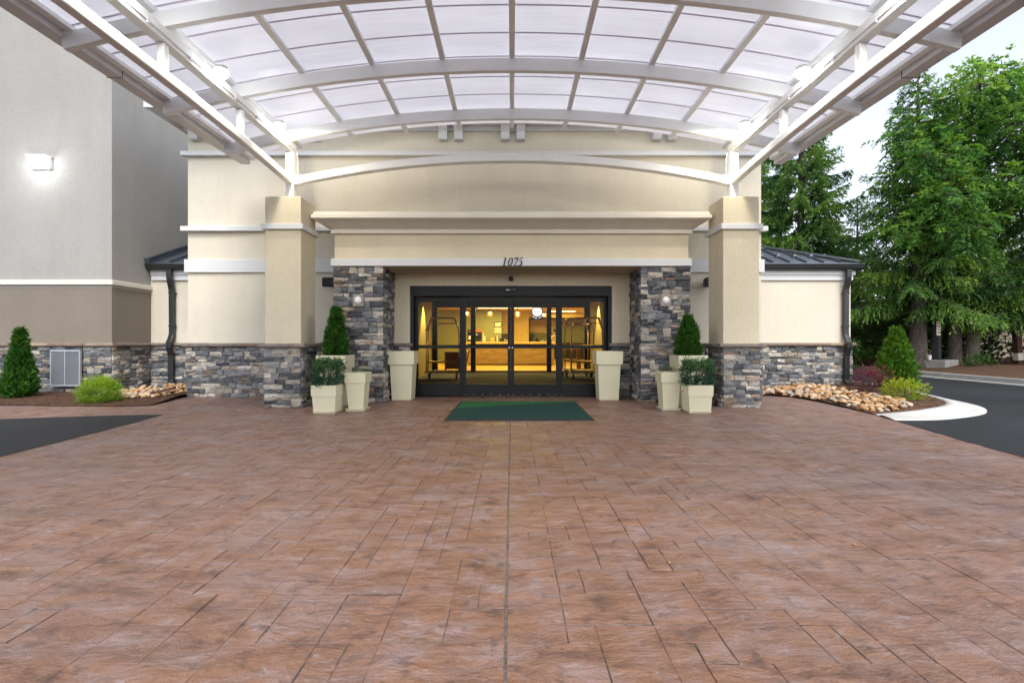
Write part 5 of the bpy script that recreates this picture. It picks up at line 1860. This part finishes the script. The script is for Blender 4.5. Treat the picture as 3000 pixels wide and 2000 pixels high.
cen = [(x, z - .55, r) for x, z, r in [(-1.7, 8.9, 1.2), (-.6, 9.9, 1.2), (.6, 10.2, 1.1), (1.6, 9.6, 1.1), (-2.0, 7.6, 1.15), (-.7, 8.3, 1.3), (.7, 8.6, 1.2), (-1.6, 6.3, 1.1), (-.3, 6.6, 1.2), (1.9, 8.0, 1.0), (-2.3, 5.3, .9), (-1.0, 5.2, 1.0), (2.4, 10.0, .9), (.9, 6.9, 1.0)]]
for (x, z, r) in cen:
    bl.append((x - .9, -1.1 + rb_.uniform(-.8, .8), z, r * .92))
    bl.append((x - .9 + rb_.uniform(-.9, .9), rb_.uniform(-1.7, .4), z + rb_.uniform(-.5, .5), r * .55))
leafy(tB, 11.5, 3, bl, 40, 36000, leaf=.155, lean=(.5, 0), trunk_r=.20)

# copies farther back close the wood
back = [(tC, (13.2, 27.5, .2), 1.2, .95, 'dark spruce far behind the low metal roof corner'), (tD, (17.5, 24.5, .3), 2.2, .82, 'spruce in the back row behind the light pole'), (tF, (21.6, 23.5, .3), 4.1, .95, 'spruce in the back row right of the timber post'), (tA, (15.6, 31, .2), 3.0, 1.1, 'tallest spruce of the far back row'), (tD, (23.8, 18.6, .3), 5.0, 1.2, 'spruce farthest right beyond the stone lodge corner'), (tC, (19.3, 29, .3), .7, .72, 'spruce in the far back row behind the lodge')]
for src, loc, rz, sc, lb in back:
    c = dup(src, loc, rz, lb, sc)

# understory shrubs under the trees
u0 = thing('understory_bush', (15.6, 20.0, .3), 'leafy yellow-green bush behind the light pole base', 'bush', 'bushes under the trees')
ball_shrub(u0, 1.0, .8, .95, 5200, 51, 'under', .085, .95, ragged=.4, bright_top=.2)
for (x, y, s, lb) in ((17.3, 20.5, 1.1, 'leafy green bush behind the flared spruce trunk'), (14.0, 21.5, 1.15, 'leafy bush left of the ringed spruce trunk'), (19.6, 21.0, .95, 'leafy bush behind the timber post'), (16.6, 23.2, 1.3, 'rearmost leafy bush between the trunks'), (12.6, 24.5, 1.4, 'leafy bush in the shade behind the hotel corner')):
    dup(u0, (x, y, .28), x * 1.7, lb, s)
d0 = thing('dark_arborvitae', (18.0, 19.0, .3), 'broad dark arborvitae left of the timber post', 'shrub', 'dark arborvitae by the lodge')
cone_shrub(d0, 2.45, .85, 9000, 61, 'darkshrub', 1.8)
dup(d0, (20.2, 18.6, .3), 2.0, 'broad dark arborvitae right of the timber post', 1.05)
g0 = thing('fern_clump', (16.05, 16.6, .3), 'small green fern clump between the pole base and the flared trunk', 'plant', 'low fern clumps on the bank')
ball_shrub(g0, .26, .26, .16, 600, 71, 'under', .07, .13, ragged=.4, twigs=False)
dup(g0, (18.9, 16.5, .31), 1.0, 'low fern clump below the timber post', 1.25)

# ------------------------------------------------------------------ pole, cup, post, lodge
lp = thing('light_pole', (15.45, 17.6, .22), 'dark square light pole on a square concrete base among the trees', 'lamp post')
mb = MB(); mb.box(-.52, .52, -.45, .45, -.1, .27); mb.build('concrete_base', 'kerb_grey', lp, bevel=.02)
mb = MB(); mb.box(-.26, .26, -.26, .26, .27, .30); mb.frustum(0, 0, .30, 8.0, .105, .085); mb.build('pole', 'dark_metal', lp, bevel=.006)
mb = MB(); mb.bar([(.05, 0, 7.75), (.75, 0, 7.85)], .06, .08, (0, 1, 0)); mb.box(.35, .95, -.25, .25, 7.75, 8.05); mb.build('fixture', 'dark_metal', lp, bevel=.02)
lp.rotation_euler = (0, 0, R(28))
sn = thing('parking_sign', (15.36, 17.42, 1.62), 'white and red sign reading NO PARKING HERE TO CORNER on the light pole', 'sign')
mb = MB(); mb.box(-.155, .155, -.012, 0, -.26, .26); mb.build('plate', 'paper', sn, bevel=.004)
M['red'] = plain('sign_red', (.42, .03, .03), .5)
mb = MB()
for (x0, x1, z0, z1) in ((-.15, .15, .245, .255), (-.15, .15, -.255, -.245), (-.15, -.14, -.245, .245), (.14, .15, -.245, .245), (-.14, -.055, .15, .245)): mb.box(x0, x1, -.0135, -.0122, z0, z1)
mb.build('red_border', 'red', sn)
for s, z, sz, m, x in (('NO', .215, .05, 'red', .045), ('PARKING', .168, .042, 'red', .045), ('HERE', .07, .10, 'black', 0), ('TO', -.045, .10, 'black', 0), ('CORNER', -.155, .073, 'black', 0), ('P', .197, .085, 'paper', -.097)):
    text_part('lettering', s, sz, (x, -.0145, z), m, sn)
sn.rotation_euler = (0, 0, R(28))
cu = simple('paper_cup', 'white paper cup with a straw left on the concrete pole base', 'cup', (14.98, 17.35, .495), [
    ('cup', lambda b: b.cyl((0, 0, 0), .048, .062, .15, 16), 'cup', {}), ('lid', lambda b: b.cyl((0, 0, .151), .066, .062, .014, 16), 'cup', {}), ('straw', lambda b: b.tube([(0, 0, .16), (.015, 0, .27)], .005, 6), 'red', {})])
po = thing('timber_post', (18.45, 17.6, .3), 'leaning red-brown timber post with a pale band near its foot', 'post')
mb = MB(); mb.bar([(.0, 0, -.1), (-.17, 0, 2.55)], .19, .19, (1, 0, 0)); mb.build('post', 'post', po, bevel=.008)
mb = MB(); mb.bar([(-.017, 0, .17), (-.035, 0, .43)], .20, .20, (1, 0, 0)); mb.build('band', 'paper', po)
lg = thing('stone_lodge', (24.5, 26, .2), 'pale stone lodge with a dark eave behind the right trees', 'building')
mb = MB(); mb.box(19.8, 31, 24.2, 32, 0, 3.4); pw(mb, 'wall', 'mortar', lg)
mb = MB(); stone_face(mb, (19.8, 24.2, 0), (1, 0, 0), (0, -1, 0), 6.5, 3.2, random.Random(8), big=3.2)
M['lodge_stone'] = plain('lodge_stone', (.46, .40, .30), .85, var=.3, nscale=2.5, bump=.5, bscale=14)
pw(mb, 'stone_cladding', 'lodge_stone', lg, recalc=False)
mb = MB(); mb.loft([[(19.0, 23.3, 2.75), (31.5, 23.3, 2.75), (31.5, 28, 5.0), (19.0, 28, 5.0)], [(19.0, 23.3, 2.92), (31.5, 23.3, 2.92), (31.5, 28, 5.2), (19.0, 28, 5.2)]]); pw(mb, 'roof', 'post', lg)
fn = thing('timber_fence', (16.9, 22.6, .25), 'red-brown board fence glimpsed between the trunks', 'fence')
mb = MB()
for k in range(16): mb.box(-1.6 + k * .2, -1.6 + k * .2 + .17, 0, .03, 0, 1.5)
mb.build('boards', 'post', fn)
mb = MB(); mb.box(-1.65, 1.65, -.06, -.002, .9, 1.0); mb.box(-1.65, 1.65, -.06, -.002, .25, .35); mb.build('rail', 'kerb_grey', fn)
